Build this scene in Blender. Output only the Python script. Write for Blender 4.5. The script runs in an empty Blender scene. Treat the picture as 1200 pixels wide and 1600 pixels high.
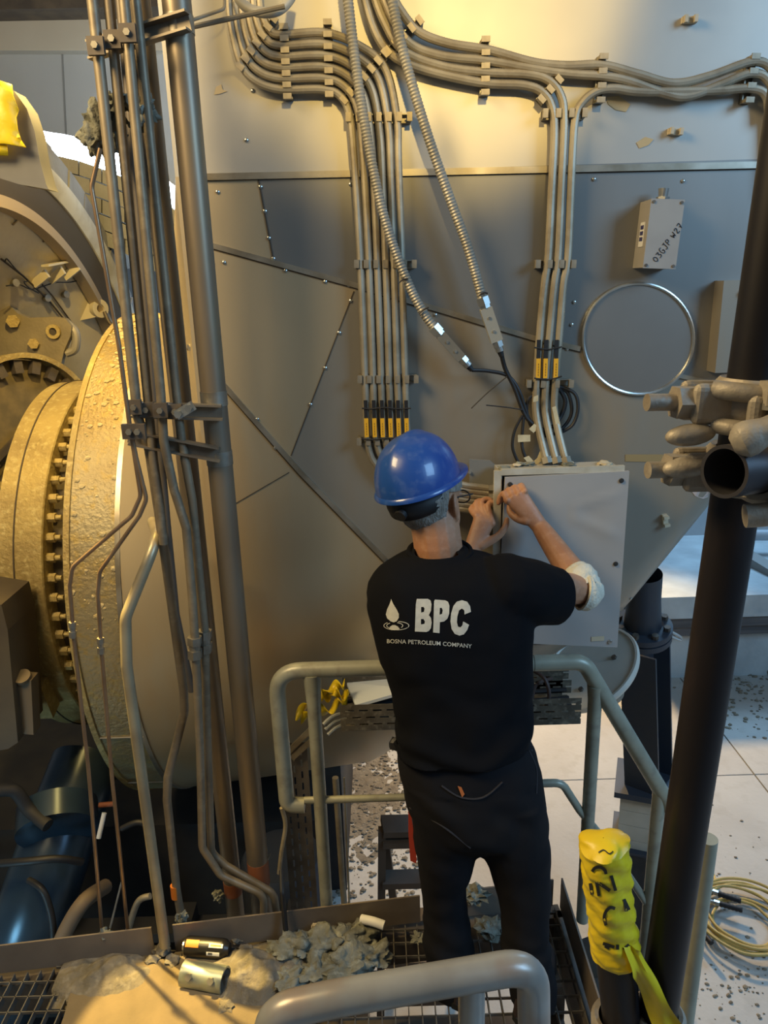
import bpy, bmesh, math, random
import numpy as np
from math import sin, cos, pi, radians, sqrt, atan2
from mathutils import Vector, Matrix, noise
from mathutils.bvhtree import BVHTree

random.seed(7)
S = bpy.context.scene
COL = S.collection
V = Vector

# ------------------------------------------------------------------ camera
FPX = 1180.0
EYE = V((0, 0, 2.18))
CAMROT = Matrix.Rotation(radians(90 - 16.8), 3, 'X') @ Matrix.Rotation(radians(-1.75), 3, 'Z')
cd = bpy.data.cameras.new('camera'); cam = bpy.data.objects.new('camera', cd); COL.objects.link(cam)
cam.location = EYE; cam.rotation_euler = CAMROT.to_euler()
cd.sensor_fit = 'AUTO'; cd.sensor_width = 36; cd.lens = 36 * FPX / 1600
cd.clip_start = 0.05; cd.clip_end = 100
S.camera = cam

# ------------------------------------------------------------------ light
W = bpy.data.worlds.new('hall_ambience'); S.world = W; W.use_nodes = True
W.node_tree.nodes['Background'].inputs[0].default_value = (0.74, 0.76, 0.74, 1)
W.node_tree.nodes['Background'].inputs[1].default_value = 0.13
def aim(o, target):
    o.rotation_euler = (V(target) - o.location).to_track_quat('-Z', 'Y').to_euler()
def area(name, loc, target, size, power, col, sy=None):
    l = bpy.data.lights.new(name, 'AREA'); l.energy = power; l.color = col
    l.shape = 'RECTANGLE'; l.size = size; l.size_y = sy or size
    o = bpy.data.objects.new(name, l); COL.objects.link(o); o.location = loc; aim(o, target); return o
def spot(name, loc, target, angle, blend, power, col, radius=.08):
    l = bpy.data.lights.new(name, 'SPOT'); l.energy = power; l.color = col
    l.spot_size = radians(angle); l.spot_blend = blend; l.shadow_soft_size = radius
    o = bpy.data.objects.new(name, l); COL.objects.link(o); o.location = loc; aim(o, target); return o
WARM = (1.0, 0.68, 0.20); CREAM = (1.0, 0.73, 0.36); COOL = (0.36, 0.66, 1.0)
area('hall_light_overhead', (-1.9, 1.0, 3.8), (-0.4, 2.6, 1.4), 1.1, 88, CREAM)
area('hall_light_daylight', (4.2, -0.6, 4.0), (1.4, 2.8, 1.2), 2.0, 135, COOL)
area('hall_light_far_daylight', (4.8, 8.2, 4.5), (2.6, 6.6, -1.2), 2.0, 200, COOL)
spot('floodlight_wall', (0.7, -1.8, 4.2), (0.20, 2.65, 3.05), 17, .45, 430, WARM, .10)
spot('floodlight_turbine', (-1.12, 3.06, 3.45), (-1.75, 4.2, 1.2), 118, .3, 175, WARM, .05)
spot('floodlight_platform', (-1.5, 2.70, 3.5), (-0.68, 1.72, 0.0), 10, .06, 1500, WARM, .02)
spot('floodlight_underside', (1.2, 8.2, 2.0), (1.6, 4.0, -1.4), 60, .6, 1000, (1, .66, .30), .2)
area('skid_inspection_lamp', (-2.0, 1.7, -0.5), (-1.55, 2.8, -0.8), .25, 4, (.35, .75, 1.0))
S.view_settings.view_transform = 'Standard'
S.view_settings.look = 'None'
S.view_settings.exposure = 0.33
S.view_settings.gamma = 1.0
S.view_settings.use_curve_mapping = False

# ------------------------------------------------------------------ placing
def ray(x, y):
    return CAMROT @ V(((x - 600) / FPX, (800 - y) / FPX, -1))
def PY(x, y, Y):
    d = ray(x, y); return EYE + d * ((Y - EYE.y) / d.y)
def PZ(x, y, z):
    d = ray(x, y); return EYE + d * ((z - EYE.z) / d.z)
def PX(x, y, X):
    d = ray(x, y); return EYE + d * (X / d.x)

# ------------------------------------------------------------------ materials
MATS = {}
def mat(name, c, rough=.5, metal=0., c2=None, scale=6., bump=0., bscale=60., c3=None, scale3=40., amt3=.3, lo=.38, hi=.66, spec=.5, coat=0., stretch=(1, 1, 1), emit=0., rvar=0., trans=0.):
    if name in MATS: return MATS[name]
    m = bpy.data.materials.new(name); m.use_nodes = True
    nt = m.node_tree; N = nt.nodes; L = nt.links
    b = N['Principled BSDF']
    b.inputs['Base Color'].default_value = (*c, 1)
    b.inputs['Roughness'].default_value = rough; b.inputs['Metallic'].default_value = metal
    b.inputs['Specular IOR Level'].default_value = spec
    if coat: b.inputs['Coat Weight'].default_value = coat
    if trans: b.inputs['Transmission Weight'].default_value = trans
    if emit:
        b.inputs['Emission Color'].default_value = (*c, 1); b.inputs['Emission Strength'].default_value = emit
    tc = N.new('ShaderNodeTexCoord'); mp = N.new('ShaderNodeMapping'); mp.inputs['Scale'].default_value = stretch
    L.new(tc.outputs['Object'], mp.inputs[0])
    def nz(sc, det=5):
        t = N.new('ShaderNodeTexNoise'); t.inputs['Scale'].default_value = sc; t.inputs['Detail'].default_value = det
        L.new(mp.outputs[0], t.inputs['Vector']); return t
    if c2:
        t = nz(scale); r = N.new('ShaderNodeValToRGB')
        r.color_ramp.elements[0].position = lo; r.color_ramp.elements[1].position = hi
        r.color_ramp.elements[0].color = (*c, 1); r.color_ramp.elements[1].color = (*c2, 1)
        L.new(t.outputs['Fac'], r.inputs[0]); out = r.outputs[0]
        if c3:
            t3 = nz(scale3); r3 = N.new('ShaderNodeMapRange')
            r3.inputs['From Min'].default_value = .52; r3.inputs['From Max'].default_value = .68; r3.inputs['To Max'].default_value = amt3
            L.new(t3.outputs['Fac'], r3.inputs[0])
            mx = N.new('ShaderNodeMix'); mx.data_type = 'RGBA'
            L.new(r3.outputs[0], mx.inputs[0]); L.new(out, mx.inputs[6]); mx.inputs[7].default_value = (*c3, 1); out = mx.outputs[2]
        L.new(out, b.inputs['Base Color'])
        if rvar:
            rr = N.new('ShaderNodeMapRange'); rr.inputs['To Min'].default_value = max(.05, rough - rvar); rr.inputs['To Max'].default_value = min(1, rough + rvar)
            L.new(t.outputs['Fac'], rr.inputs[0]); L.new(rr.outputs[0], b.inputs['Roughness'])
    if bump:
        t2 = nz(bscale, 6); bp = N.new('ShaderNodeBump'); bp.inputs['Strength'].default_value = bump; bp.inputs['Distance'].default_value = .01
        L.new(t2.outputs['Fac'], bp.inputs['Height']); L.new(bp.outputs[0], b.inputs['Normal'])
    MATS[name] = m
    return m

# ------------------------------------------------------------------ mesh builder
def frame_from(d):
    d = V(d).normalized(); a = V((0, 0, 1)) if abs(d.z) < .9 else V((1, 0, 0))
    u = d.cross(a).normalized(); v = d.cross(u).normalized()
    return u, v
class MB:
    def __init__(s): s.v = []; s.f = []
    def add(s, vs, fs):
        o = len(s.v); s.v += [V(p) for p in vs]; s.f += [tuple(i + o for i in f) for f in fs]; return s
    def box(s, c, size, R=None, taper=1.):
        hx, hy, hz = [k / 2 for k in size]; vs = []
        for z, t in ((-hz, 1), (hz, taper)):
            for x, y in ((-1, -1), (1, -1), (1, 1), (-1, 1)): vs.append(V((x * hx * t, y * hy * t, z)))
        if R is not None: vs = [R @ p for p in vs]
        return s.add([p + V(c) for p in vs], [(3, 2, 1, 0), (4, 5, 6, 7), (0, 1, 5, 4), (1, 2, 6, 5), (2, 3, 7, 6), (3, 0, 4, 7)])
    def bar(s, p0, p1, w, h, up=(0, 0, 1)):
        p0, p1 = V(p0), V(p1); d = (p1 - p0); L_ = d.length; d.normalize()
        x = d.cross(V(up)).normalized(); z = x.cross(d).normalized()
        R = Matrix((x, d, z)).transposed()
        return s.box((p0 + p1) / 2, (w, L_, h), R)
    def tube(s, pts, r, n=12, cap=True, closed=False):
        pts = [V(p) for p in pts]; k = len(pts)
        rs = r if isinstance(r, (list, tuple)) else [r] * k
        T = []
        for i in range(k):
            a = pts[i - 1] if (i > 0 or closed) else pts[i]; b = pts[(i + 1) % k] if (i < k - 1 or closed) else pts[i]
            T.append((b - a).normalized())
        u, v = frame_from(T[0]); o = len(s.v)
        for i in range(k):
            if i > 0:
                ax = T[i - 1].cross(T[i])
                if ax.length > 1e-7:
                    R = Matrix.Rotation(T[i - 1].angle(T[i]), 3, ax.normalized()); u = R @ u; v = R @ v
            for j in range(n):
                a = 2 * pi * j / n; s.v.append(pts[i] + (u * cos(a) + v * sin(a)) * rs[i])
        for i in range(k if closed else k - 1):
            for j in range(n):
                a = o + i * n + j; b = o + i * n + (j + 1) % n; c = o + ((i + 1) % k) * n + (j + 1) % n; d = o + ((i + 1) % k) * n + j
                s.f.append((a, b, c, d))
        if cap and not closed:
            s.f.append(tuple(o + j for j in reversed(range(n)))); s.f.append(tuple(o + (k - 1) * n + j for j in range(n)))
        return s
    def cyl(s, p0, p1, r, n=16, r1=None): return s.tube([p0, p1], [r, r if r1 is None else r1], n)
    def hollow(s, p0, p1, r, ri, n=24):
        p0, p1 = V(p0), V(p1); u, v = frame_from(p1 - p0); o = len(s.v)
        for p, q in ((p0, r), (p1, r), (p1, ri), (p0, ri)):
            for j in range(n): a = 2 * pi * j / n; s.v.append(p + (u * cos(a) + v * sin(a)) * q)
        for k in range(4):
            for j in range(n):
                s.f.append((o + k * n + j, o + k * n + (j + 1) % n, o + ((k + 1) % 4) * n + (j + 1) % n, o + ((k + 1) % 4) * n + j))
        return s
    def lathe(s, prof, org, axis, n=32, a0=0., a1=2 * pi, ref=None):
        """prof: (along, radius)"""
        org = V(org); ax = V(axis).normalized(); u, v = frame_from(ax)
        if ref is not None: u = (V(ref) - ax * V(ref).dot(ax)).normalized(); v = ax.cross(u)
        full = abs(a1 - a0 - 2 * pi) < 1e-6; m = n if full else n + 1; o = len(s.v); k = len(prof)
        for t, r in prof:
            for j in range(m): a = a0 + (a1 - a0) * j / n; s.v.append(org + ax * t + (u * cos(a) + v * sin(a)) * r)
        for i in range(k - 1):
            for j in range(n if full else m - 1):
                s.f.append((o + i * m + j, o + i * m + (j + 1) % m, o + (i + 1) * m + (j + 1) % m, o + (i + 1) * m + j))
        return s
    def prism(s, poly, org, ux, uy, depth):
        """poly in 2D (ux, uy), extruded along ux x uy by depth"""
        org = V(org); ux = V(ux).normalized(); uy = V(uy).normalized(); w = ux.cross(uy).normalized(); n = len(poly)
        a = [org + ux * x + uy * y for x, y in poly]; b = [p + w * depth for p in a]
        return s.add(a + b, [tuple(reversed(range(n))), tuple(range(n, 2 * n))] + [(i, (i + 1) % n, n + (i + 1) % n, n + i) for i in range(n)])
    def plate(s, pts, th, nrm=None):
        """planar polygon in 3D with thickness"""
        pts = [V(p) for p in pts]; n = len(pts)
        w = V(nrm).normalized() if nrm is not None else (pts[1] - pts[0]).cross(pts[2] - pts[0]).normalized()
        return s.add(pts + [p + w * th for p in pts], [tuple(reversed(range(n))), tuple(range(n, 2 * n))] + [(i, (i + 1) % n, n + (i + 1) % n, n + i) for i in range(n)])
    def grid(s, rows, closed=False):
        o = len(s.v); m = len(rows[0]); k = len(rows)
        for r in rows: s.v += [V(p) for p in r]
        for i in range(k - 1):
            for j in range(m if closed else m - 1):
                s.f.append((o + i * m + j, o + i * m + (j + 1) % m, o + (i + 1) * m + (j + 1) % m, o + (i + 1) * m + j))
        return s
    def hexa(s, p0, p1, r): return s.tube([p0, p1], r, 6)
    def blob(s, c, r, amp=.3, sc=3., seed=0, sub=2, squash=(1, 1, 1)):
        bm = bmesh.new(); bmesh.ops.create_icosphere(bm, subdivisions=sub, radius=1.)
        vs = []
        for q in bm.verts:
            k = 1 + amp * noise.noise(q.co * sc + V((seed * 3.7, seed, 0))) * 1.6
            if amp > .45: k += amp * (.55 * noise.noise(q.co * sc * 2.6 + V((seed, 0, 3))) + .35 * noise.noise(q.co * sc * 6 + V((0, seed, 5))))
            vs.append(V(c) + V((q.co.x * squash[0], q.co.y * squash[1], q.co.z * squash[2])) * r * k)
        s.add(vs, [tuple(q.index for q in f.verts) for f in bm.faces]); bm.free(); return s
    def mesh(s, name, ang=35, fix=True):
        me = bpy.data.meshes.new(name); me.from_pydata([tuple(p) for p in s.v], [], s.f); me.update()
        if fix:
            bm = bmesh.new(); bm.from_mesh(me); bmesh.ops.recalc_face_normals(bm, faces=bm.faces); bm.to_mesh(me); bm.free()
        if ang:
            me.shade_smooth(); me.set_sharp_from_angle(angle=radians(ang))
        return me
    def build(s, name, m, parent=None, ang=35, fix=True):
        return obj(name, s.mesh(name, ang, fix), m, parent)
def obj(name, me, m, parent=None):
    o = bpy.data.objects.new(name, me); COL.objects.link(o)
    if m is not None and not me.materials: me.materials.append(m)
    if parent is not None:
        o.parent = parent; o.matrix_parent_inverse = parent.matrix_basis.inverted()
    return o
def tag(o, label, cat, group=None):
    o['label'] = label; o['category'] = cat
    if group: o['group'] = group
    return o
def thing(name, label, cat, loc=(0, 0, 0), group=None):
    o = bpy.data.objects.new(name, None); COL.objects.link(o); o.location = loc; o.empty_display_size = .1
    return tag(o, label, cat, group)
def struct(o): o['kind'] = 'structure'; return o
def copies(src, locs, parent, rots=None):
    """further copies of a part, sharing its mesh; src mesh is built about the origin"""
    for i, p in enumerate(locs):
        c = src if i == 0 else src.copy()
        if i: COL.objects.link(c)
        c.parent = parent
        if parent is not None: c.matrix_parent_inverse = parent.matrix_basis.inverted()
        c.location = p
        if rots is not None: c.rotation_euler = rots[i]
def fillet(pts, rad, n=6):
    pts = [V(p) for p in pts]; out = [pts[0]]
    rr = rad if isinstance(rad, (list, tuple)) else [rad] * len(pts)
    for i in range(1, len(pts) - 1):
        a, b, c = pts[i - 1], pts[i], pts[i + 1]; d0 = (a - b); d1 = (c - b)
        ang = d0.angle(d1)
        if ang > pi - .01: out.append(b); continue
        t = min(rr[i] / math.tan(ang / 2), d0.length * .48, d1.length * .48)
        p0 = b + d0.normalized() * t; p1 = b + d1.normalized() * t
        for k in range(n + 1):
            u = k / n; out.append(p0 * (1 - u) ** 2 + b * 2 * u * (1 - u) + p1 * u * u)
    out.append(pts[-1]); return out
def spline(pts, n=8, closed=False):
    pts = [V(p) for p in pts]; out = []; k = len(pts)
    for i in range(k if closed else k - 1):
        if closed: p0, p1, p2, p3 = pts[i - 1], pts[i], pts[(i + 1) % k], pts[(i + 2) % k]
        else: p0, p1, p2, p3 = pts[max(i - 1, 0)], pts[i], pts[i + 1], pts[min(i + 2, k - 1)]
        for j in range(n):
            t = j / n; t2 = t * t; t3 = t2 * t
            out.append(.5 * ((2 * p1) + (p2 - p0) * t + (2 * p0 - 5 * p1 + 4 * p2 - p3) * t2 + (3 * p1 - p0 - 3 * p2 + p3) * t3))
    if not closed: out.append(pts[-1])
    return out
def resample(pts, step):
    pts = [V(p) for p in pts]; out = [pts[0]]; acc = 0.
    for a, b in zip(pts, pts[1:]):
        d = (b - a).length; t = step - acc
        while t <= d:
            out.append(a.lerp(b, t / d)); t += step
        acc = d - (t - step)
    if (out[-1] - pts[-1]).length > step * .3: out.append(pts[-1])
    return out
def ribbed(mb, pts, r, pitch=.009, depth=.1, n=10):
    q = resample(pts, pitch / 2); return mb.tube(q, [r * (1 if i % 2 else 1 - depth) for i in range(len(q))], n)

# ------------------------------------------------------------------ palette
steel = mat('galvanised_steel', (.36, .34, .29), .45, .75, (.24, .21, .16), 14, rvar=.12)
steel_dk = mat('dusty_dark_steel', (.10, .085, .075), .55, .5, (.16, .13, .10), 9)
bright = mat('bright_zinc', (.62, .64, .62), .28, .9, (.45, .46, .44), 20)
conduit_m = mat('dusty_metal_conduit', (.39, .35, .27), .5, .5, (.27, .23, .165), 9, c3=(.42, .37, .28), scale3=30, amt3=.5)
pipe_m = mat('brown_coated_pipe', (.28, .225, .16), .42, .5, (.19, .155, .115), 5, c3=(.26, .21, .13), scale3=22, amt3=.5, stretch=(1, 1, .3))
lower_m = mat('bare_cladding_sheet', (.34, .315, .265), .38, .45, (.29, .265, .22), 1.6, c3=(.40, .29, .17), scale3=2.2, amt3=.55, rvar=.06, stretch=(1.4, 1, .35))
lower_b = mat('shaded_facet_sheet', (.26, .255, .24), .44, .60, (.22, .215, .20), 1.6, rvar=.05, stretch=(1.4, 1, .35))  # darker grey paints in the dimmer reflection of a tilted facet
lower_c = mat('lit_stained_sheet', (.47, .385, .25), .36, .35, (.40, .325, .21), 1.6, c3=(.47, .31, .14), scale3=2.2, amt3=.6, rvar=.06, stretch=(1.4, 1, .35))  # paler warm tone paints in light on the tilted facets, plus brown stains
upper_m = mat('pale_cladding_sheet', (.47, .45, .405), .42, .32, (.40, .385, .35), 1.4, c3=(.50, .47, .41), scale3=3., amt3=.4, rvar=.06)
flash_m = mat('seam_flashing', (.50, .46, .38), .35, .75, (.30, .26, .19), 8)
joint_m = mat('dark_joint', (.06, .045, .03), .7)
ochre_m = mat('dust_covered_casing', (.42, .32, .12), .62, .25, (.30, .22, .085), 5, bump=.6, bscale=55, c3=(.55, .46, .22), scale3=38, amt3=.6)
casing_m = mat('cream_casing_plate', (.62, .56, .42), .5, .15, (.50, .44, .32), 3, bump=.15, bscale=30)
dark_m = mat('black_rubber', (.012, .012, .014), .55)
white_m = mat('white_paint', (.72, .72, .70), .5, 0, (.62, .62, .60), 4)
dust_m = mat('grey_dust', (.17, .15, .12), .95, 0, (.11, .10, .08), 12, bump=.9, bscale=45, c3=(.26, .24, .20), scale3=30, amt3=.6)
wool_m = mat('torn_insulation_wool', (.22, .22, .18), .95, 0, (.12, .12, .09), 14, bump=1., bscale=50, c3=(.32, .34, .30), scale3=35, amt3=.7)
yellow_m = mat('yellow_plastic_film', (.80, .62, .02), .4, 0, (.70, .50, .01), 8, bump=.3, bscale=18)
rail_m = mat('grey_painted_rail', (.35, .35, .275), .38, .15, (.27, .27, .21), 9, c3=(.20, .185, .15), scale3=26, amt3=.5)
paper_m = mat('tan_paper', (.52, .40, .22), .9)
cream_m = mat('cream_plastic', (.58, .50, .36), .6, 0, (.48, .41, .28), 15)

# ------------------------------------------------------------------ hall: floor, walls
FZ = -1.40
conc_m = mat('worn_concrete', (.46, .455, .43), .7, 0, (.40, .39, .365), 1.6, bump=.2, bscale=30, c3=(.33, .31, .27), scale3=9, amt3=.3)
fl = MB().box((0, 4, FZ - .15), (26, 24, .24)).build('floor', mat('floor_joint', (.14, .13, .12), .9), ang=0); struct(fl)
slab = None; spots = []
sl = MB().box((0, 0, 0), (1.988, 1.988, .04)).build('floor_slab', conc_m, fl, ang=0)
copies(sl, [(-4.3 + i * 2, -2.2 + j * 2, FZ - .02) for i in range(7) for j in range(8)], fl)
wall_m = mat('painted_hall_wall', (.52, .55, .58), .6, 0, (.46, .49, .52), 1.5)
wall_lt = mat('cream_hall_wall', (.62, .58, .50), .6, 0, (.56, .52, .44), 1.5)
wb = MB().box((0, 10.1, 3), (26, .2, 9)).build('wall_back', wall_m, ang=0); struct(wb)
wl = MB().box((-8.1, 4, 3), (.2, 24, 9)).build('wall_left', wall_m, ang=0); struct(wl)
wr = MB().box((8.6, 4, 3), (.2, 24, 9)).build('wall_right', wall_m, ang=0); struct(wr)
# ------------------------------------------------------------------ clad exhaust duct
YF = 2.65; ZS = 2.53; AXY, AXZ, RC = 4.0, 0.80, 1.265; XC = -1.05; XL = -0.64
KEY = [(-.64, -.44, 1.35, 1.62), (-.1, -.25, 1.1, 1.4), (.5, .33, .75, .7), (.95, .80, .45, .35), (1.25, 1.28, .32, .28), (1.42, 1.70, .25, .25)]
def keyed(x):
    for a, b in zip(KEY, KEY[1:]):
        if x <= b[0]:
            t = (x - a[0]) / (b[0] - a[0]); return [p + (q - p) * t for p, q in zip(a, b)][1:]
    return KEY[-1][1:]
MP = 72
def prof(x):
    zb, ry, rz = keyed(x); z0 = zb + rz; pts = []
    n1 = 30
    for i in range(n1): pts.append((YF, ZS + (z0 - ZS) * i / n1))
    for i in range(MP - n1 + 1):
        t = pi / 2 * i / (MP - n1); pts.append((YF + ry * (1 - cos(t)), z0 - rz * sin(t)))
    return pts
circ = [(AXY - RC * sin(pi * i / MP), AXZ + RC * cos(pi * i / MP)) for i in range(MP + 1)]
# equal share of arc length on both ends keeps the ruled part even
def even(p, n):
    q = resample([V((0, a, b)) for a, b in p], sum(((V((a, b)) - V((c, d))).length) for (a, b), (c, d) in zip(p, p[1:])) / (n + .02))
    return [(v.y, v.z) for v in q[:n + 1]]
rows = []
circ = even(circ, MP); p0 = even(prof(XL), MP)
NA = 22
for k in range(NA):
    t = k / NA; rows.append([V((XC + (XL - XC) * t, a + (c - a) * t, b + (d - b) * t)) for (a, b), (c, d) in zip(circ, p0)])
xs = np.linspace(XL, 1.42, 70)
for x in xs: rows.append([V((float(x), a, b)) for a, b in even(prof(float(x)), MP)])
m0 = min(len(r) for r in rows); rows = [r[:m0] for r in rows]
shell = MB().grid(rows)
upper_pts = [(XL, YF, ZS), (1.75, YF, ZS), (1.75, YF, 4.6), (XL, YF, 4.6)]
BV = BVHTree.FromPolygons([tuple(p) for p in shell.v] + upper_pts + [(1.42, YF, ZS), (2.2, YF, ZS), (2.2, YF, 1.2), (1.42, YF, 1.2)],
                          shell.f + [tuple(len(shell.v) + i for i in range(4)), tuple(len(shell.v) + 4 + i for i in range(4))])
def PW(x, y, off=0.):
    d = ray(x, y).normalized(); h, nrm, i, dist = BV.ray_cast(EYE, d)
    if h is None: return PY(x, y, YF - off)
    if nrm.dot(d) > 0: nrm = -nrm
    return h + nrm * off
def WN(x, y):
    d = ray(x, y).normalized(); h, nrm, i, dist = BV.ray_cast(EYE, d)
    if h is None: return V((0, -1, 0))
    return nrm if nrm.dot(d) < 0 else -nrm
def PROJ(p):
    q = CAMROT.transposed() @ (V(p) - EYE); return 600 + FPX * q.x / -q.z, 800 - FPX * q.y / -q.z

duct = thing('exhaust_duct', 'large metal-clad exhaust duct with riveted seams behind the worker', 'duct', (0, 3.4, FZ))
def line_y(pts, x):
    for (a, b), (c, d) in zip(pts, pts[1:]):
        if x <= c: return b + (d - b) * (x - a) / (c - a)
    (a, b), (c, d) = pts[-2:]; return b + (d - b) * (x - a) / (c - a)
S2 = [(250, 350), (325, 383), (560, 447), (690, 485), (830, 527), (930, 547), (1055, 585), (1160, 610)]
S3 = [(230, 455), (295, 540), (345, 596), (470, 738), (600, 872), (760, 1036)]
# cut the shell along the seams so that every sheet ends on its seam
bms = bmesh.new()
for p in shell.v: bms.verts.new(p)
bms.verts.ensure_lookup_table()
for f in shell.f: bms.faces.new([bms.verts[i] for i in f])
J1, J2 = [(403, 275), (428, 414)], [(555, 455), (455, 712)]
for L_ in (S2, S3, J1, J2):
    for (a, b), (c, d) in zip(L_, L_[1:]):
        no = ray(a, b).cross(ray(c, d)).normalized()
        lo, hi = min(a, c) - 3, max(a, c) + 3; yl, yh = min(b, d) - 3, max(b, d) + 3
        def inside(f):
            q = [PROJ(v.co) for v in f.verts]; return max(t[0] for t in q) > lo and min(t[0] for t in q) < hi and max(t[1] for t in q) > yl and min(t[1] for t in q) < yh
        fs = [f for f in bms.faces if inside(f)]; g = set(fs)
        for f in fs: g.update(f.verts); g.update(f.edges)
        bmesh.ops.bisect_plane(bms, geom=list(g), plane_co=EYE, plane_no=no, dist=1e-5)
bms.verts.index_update(); shell = MB(); shell.v = [v.co.copy() for v in bms.verts]; shell.f = [tuple(v.index for v in f.verts) for f in bms.faces]; bms.free()
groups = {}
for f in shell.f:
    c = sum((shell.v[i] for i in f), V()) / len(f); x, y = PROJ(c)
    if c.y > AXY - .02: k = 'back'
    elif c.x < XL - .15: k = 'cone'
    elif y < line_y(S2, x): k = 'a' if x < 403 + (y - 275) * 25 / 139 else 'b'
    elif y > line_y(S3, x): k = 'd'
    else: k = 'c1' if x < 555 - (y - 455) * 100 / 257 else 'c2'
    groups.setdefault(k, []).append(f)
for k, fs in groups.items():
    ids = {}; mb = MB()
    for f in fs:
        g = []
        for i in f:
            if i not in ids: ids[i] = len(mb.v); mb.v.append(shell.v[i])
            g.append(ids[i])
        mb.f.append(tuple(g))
    mb.build('cladding_panel', {'b': lower_b, 'a': lower_c, 'c1': lower_c, 'd': lower_c, 'cone': lower_c}.get(k, lower_m), duct, ang=50, fix=False)  # panel tones carry the painted facet reflections
tops = [r[0] for r in rows]; bots = [r[-1] for r in rows]
MB().grid([tops, [p + V((0, 1.3, 0)) for p in tops]]).build('top_panel', lower_m, duct, ang=0, fix=False)
MB().grid([bots, [p + V((0, 1.5, .05)) for p in bots]]).build('bottom_panel', lower_m, duct, ang=0, fix=False)
# end cap (right) and upper duct box
endp = [V((1.42, a, b)) for a, b in prof(1.42)] + [V((1.42, 4.8, 1.70)), V((1.42, 4.8, ZS))]
MB().add(endp, [tuple(range(len(endp)))]).build('end_panel', lower_m, duct, ang=0)
YB = 5.3
MB().box(((XL + 1.75) / 2, (YF + YB) / 2, (ZS + 4.6) / 2), (1.75 - XL, YB - YF, 4.6 - ZS)).build('upper_panel', upper_m, duct, ang=0)
# seams: raised flashing strips with a dark shadow gap
def strip(pts, wid, th, m, name, off=.0, step=22):
    q = []
    for (a, b), (c, d) in zip(pts, pts[1:]):
        k = max(1, int(max(abs(c - a), abs(d - b)) / step))
        for i in range(k): q.append((a + (c - a) * i / k, b + (d - b) * i / k))
    q.append(pts[-1])
    P = [PW(x, y, off) for x, y in q]; Nn = [WN(x, y) for x, y in q]; rows = []
    for i in range(len(P)):
        t = (P[min(i + 1, len(P) - 1)] - P[max(i - 1, 0)]).normalized(); s_ = t.cross(Nn[i]).normalized() * wid / 2
        rows.append([P[i] - s_, P[i] - s_ + Nn[i] * th, P[i] + s_ + Nn[i] * th, P[i] + s_])
    return MB().grid(rows, closed=True).build(name, m, duct, ang=30)
strip([(316, 277), (1190, 258)], .020, .009, flash_m, 'seam_strip', .001)
strip([(316, 281), (1190, 263)], .007, .002, joint_m, 'joint_line', .001)
strip([(322, 381), (560, 447), (690, 485), (830, 527), (906, 545)], .017, .006, flash_m, 'seam_strip', .001)
strip([(322, 386), (560, 452), (690, 490), (830, 532), (906, 550)], .005, .002, joint_m, 'joint_line', .001)
strip([(1056, 586), (1135, 603)], .014, .006, flash_m, 'seam_strip', .001)
strip([(295, 540), (345, 596), (470, 738), (602, 874)], .017, .006, flash_m, 'seam_strip', .001)
strip([(293, 545), (343, 601), (468, 743), (600, 879)], .005, .002, joint_m, 'joint_line', .001)
strip([(403, 276), (428, 411)], .005, .0015, joint_m, 'joint_line', .001)
strip([(553, 455), (455, 712)], .0035, .001, joint_m, 'joint_line', .001)
strip([(452, 738), (352, 796)], .003, .001, joint_m, 'joint_line', .001)
# screws
screw_me = MB().lathe([(0, .0065), (.003, .006), (.005, .003), (.0052, .0002)], (0, 0, 0), (0, -1, 0), 10).mesh('screw')
screw_me.materials.append(bright)
def screw_at(x, y, parent=None, k=1.):
    o = bpy.data.objects.new('screw', screw_me); COL.objects.link(o); o.parent = parent or duct; o.matrix_parent_inverse = (parent or duct).matrix_basis.inverted()
    o.location = PW(x, y, .001); o.rotation_euler = V((0, -1, 0)).rotation_difference(WN(x, y)).to_euler(); o.scale = (k, k, k)
for x, y in [(407, 292), (414, 330), (420, 372), (427, 404), (340, 300), (548, 288), (612, 285), (455, 272), (515, 271), (738, 267), (800, 264), (997, 261), (1150, 259), (928, 280), (1067, 283), (897, 472), (893, 507), (446, 423), (508, 440), (545, 446), (548, 470), (530, 520), (508, 575), (485, 632), (600, 474), (680, 492), (886, 545), (1046, 620), (1122, 470), (350, 410), (332, 412), (395, 142), (385, 219), (402, 655), (382, 640), (430, 700), (505, 775), (560, 830), (1096, 756), (985, 935)]:
    screw_at(x, y)
# round inspection ring with screws
rc = [(996 + 86 * cos(a), 529 + 86 * sin(a)) for a in np.linspace(0, 2 * pi, 64, endpoint=False)]
MB().tube([PW(x, y, .010) for x, y in rc], .0058, 8, closed=True).build('inspection_ring', bright, duct)
MB().add([PW(996, 529, .008)] + [PW(x, y, .008) for x, y in rc], [(0, 1 + i, 1 + (i + 1) % 64) for i in range(64)]).build('inspection_cover', mat('cover_sheet', (.34, .33, .31), .36, .75, (.30, .29, .27), 2), duct, ang=60)
for a in (-1.35, -.35, .6, 1.0, 1.85, 2.9, 3.2, 3.95, 4.6): screw_at(996 + 81 * cos(a), 529 + 81 * sin(a), k=.9)
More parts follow.
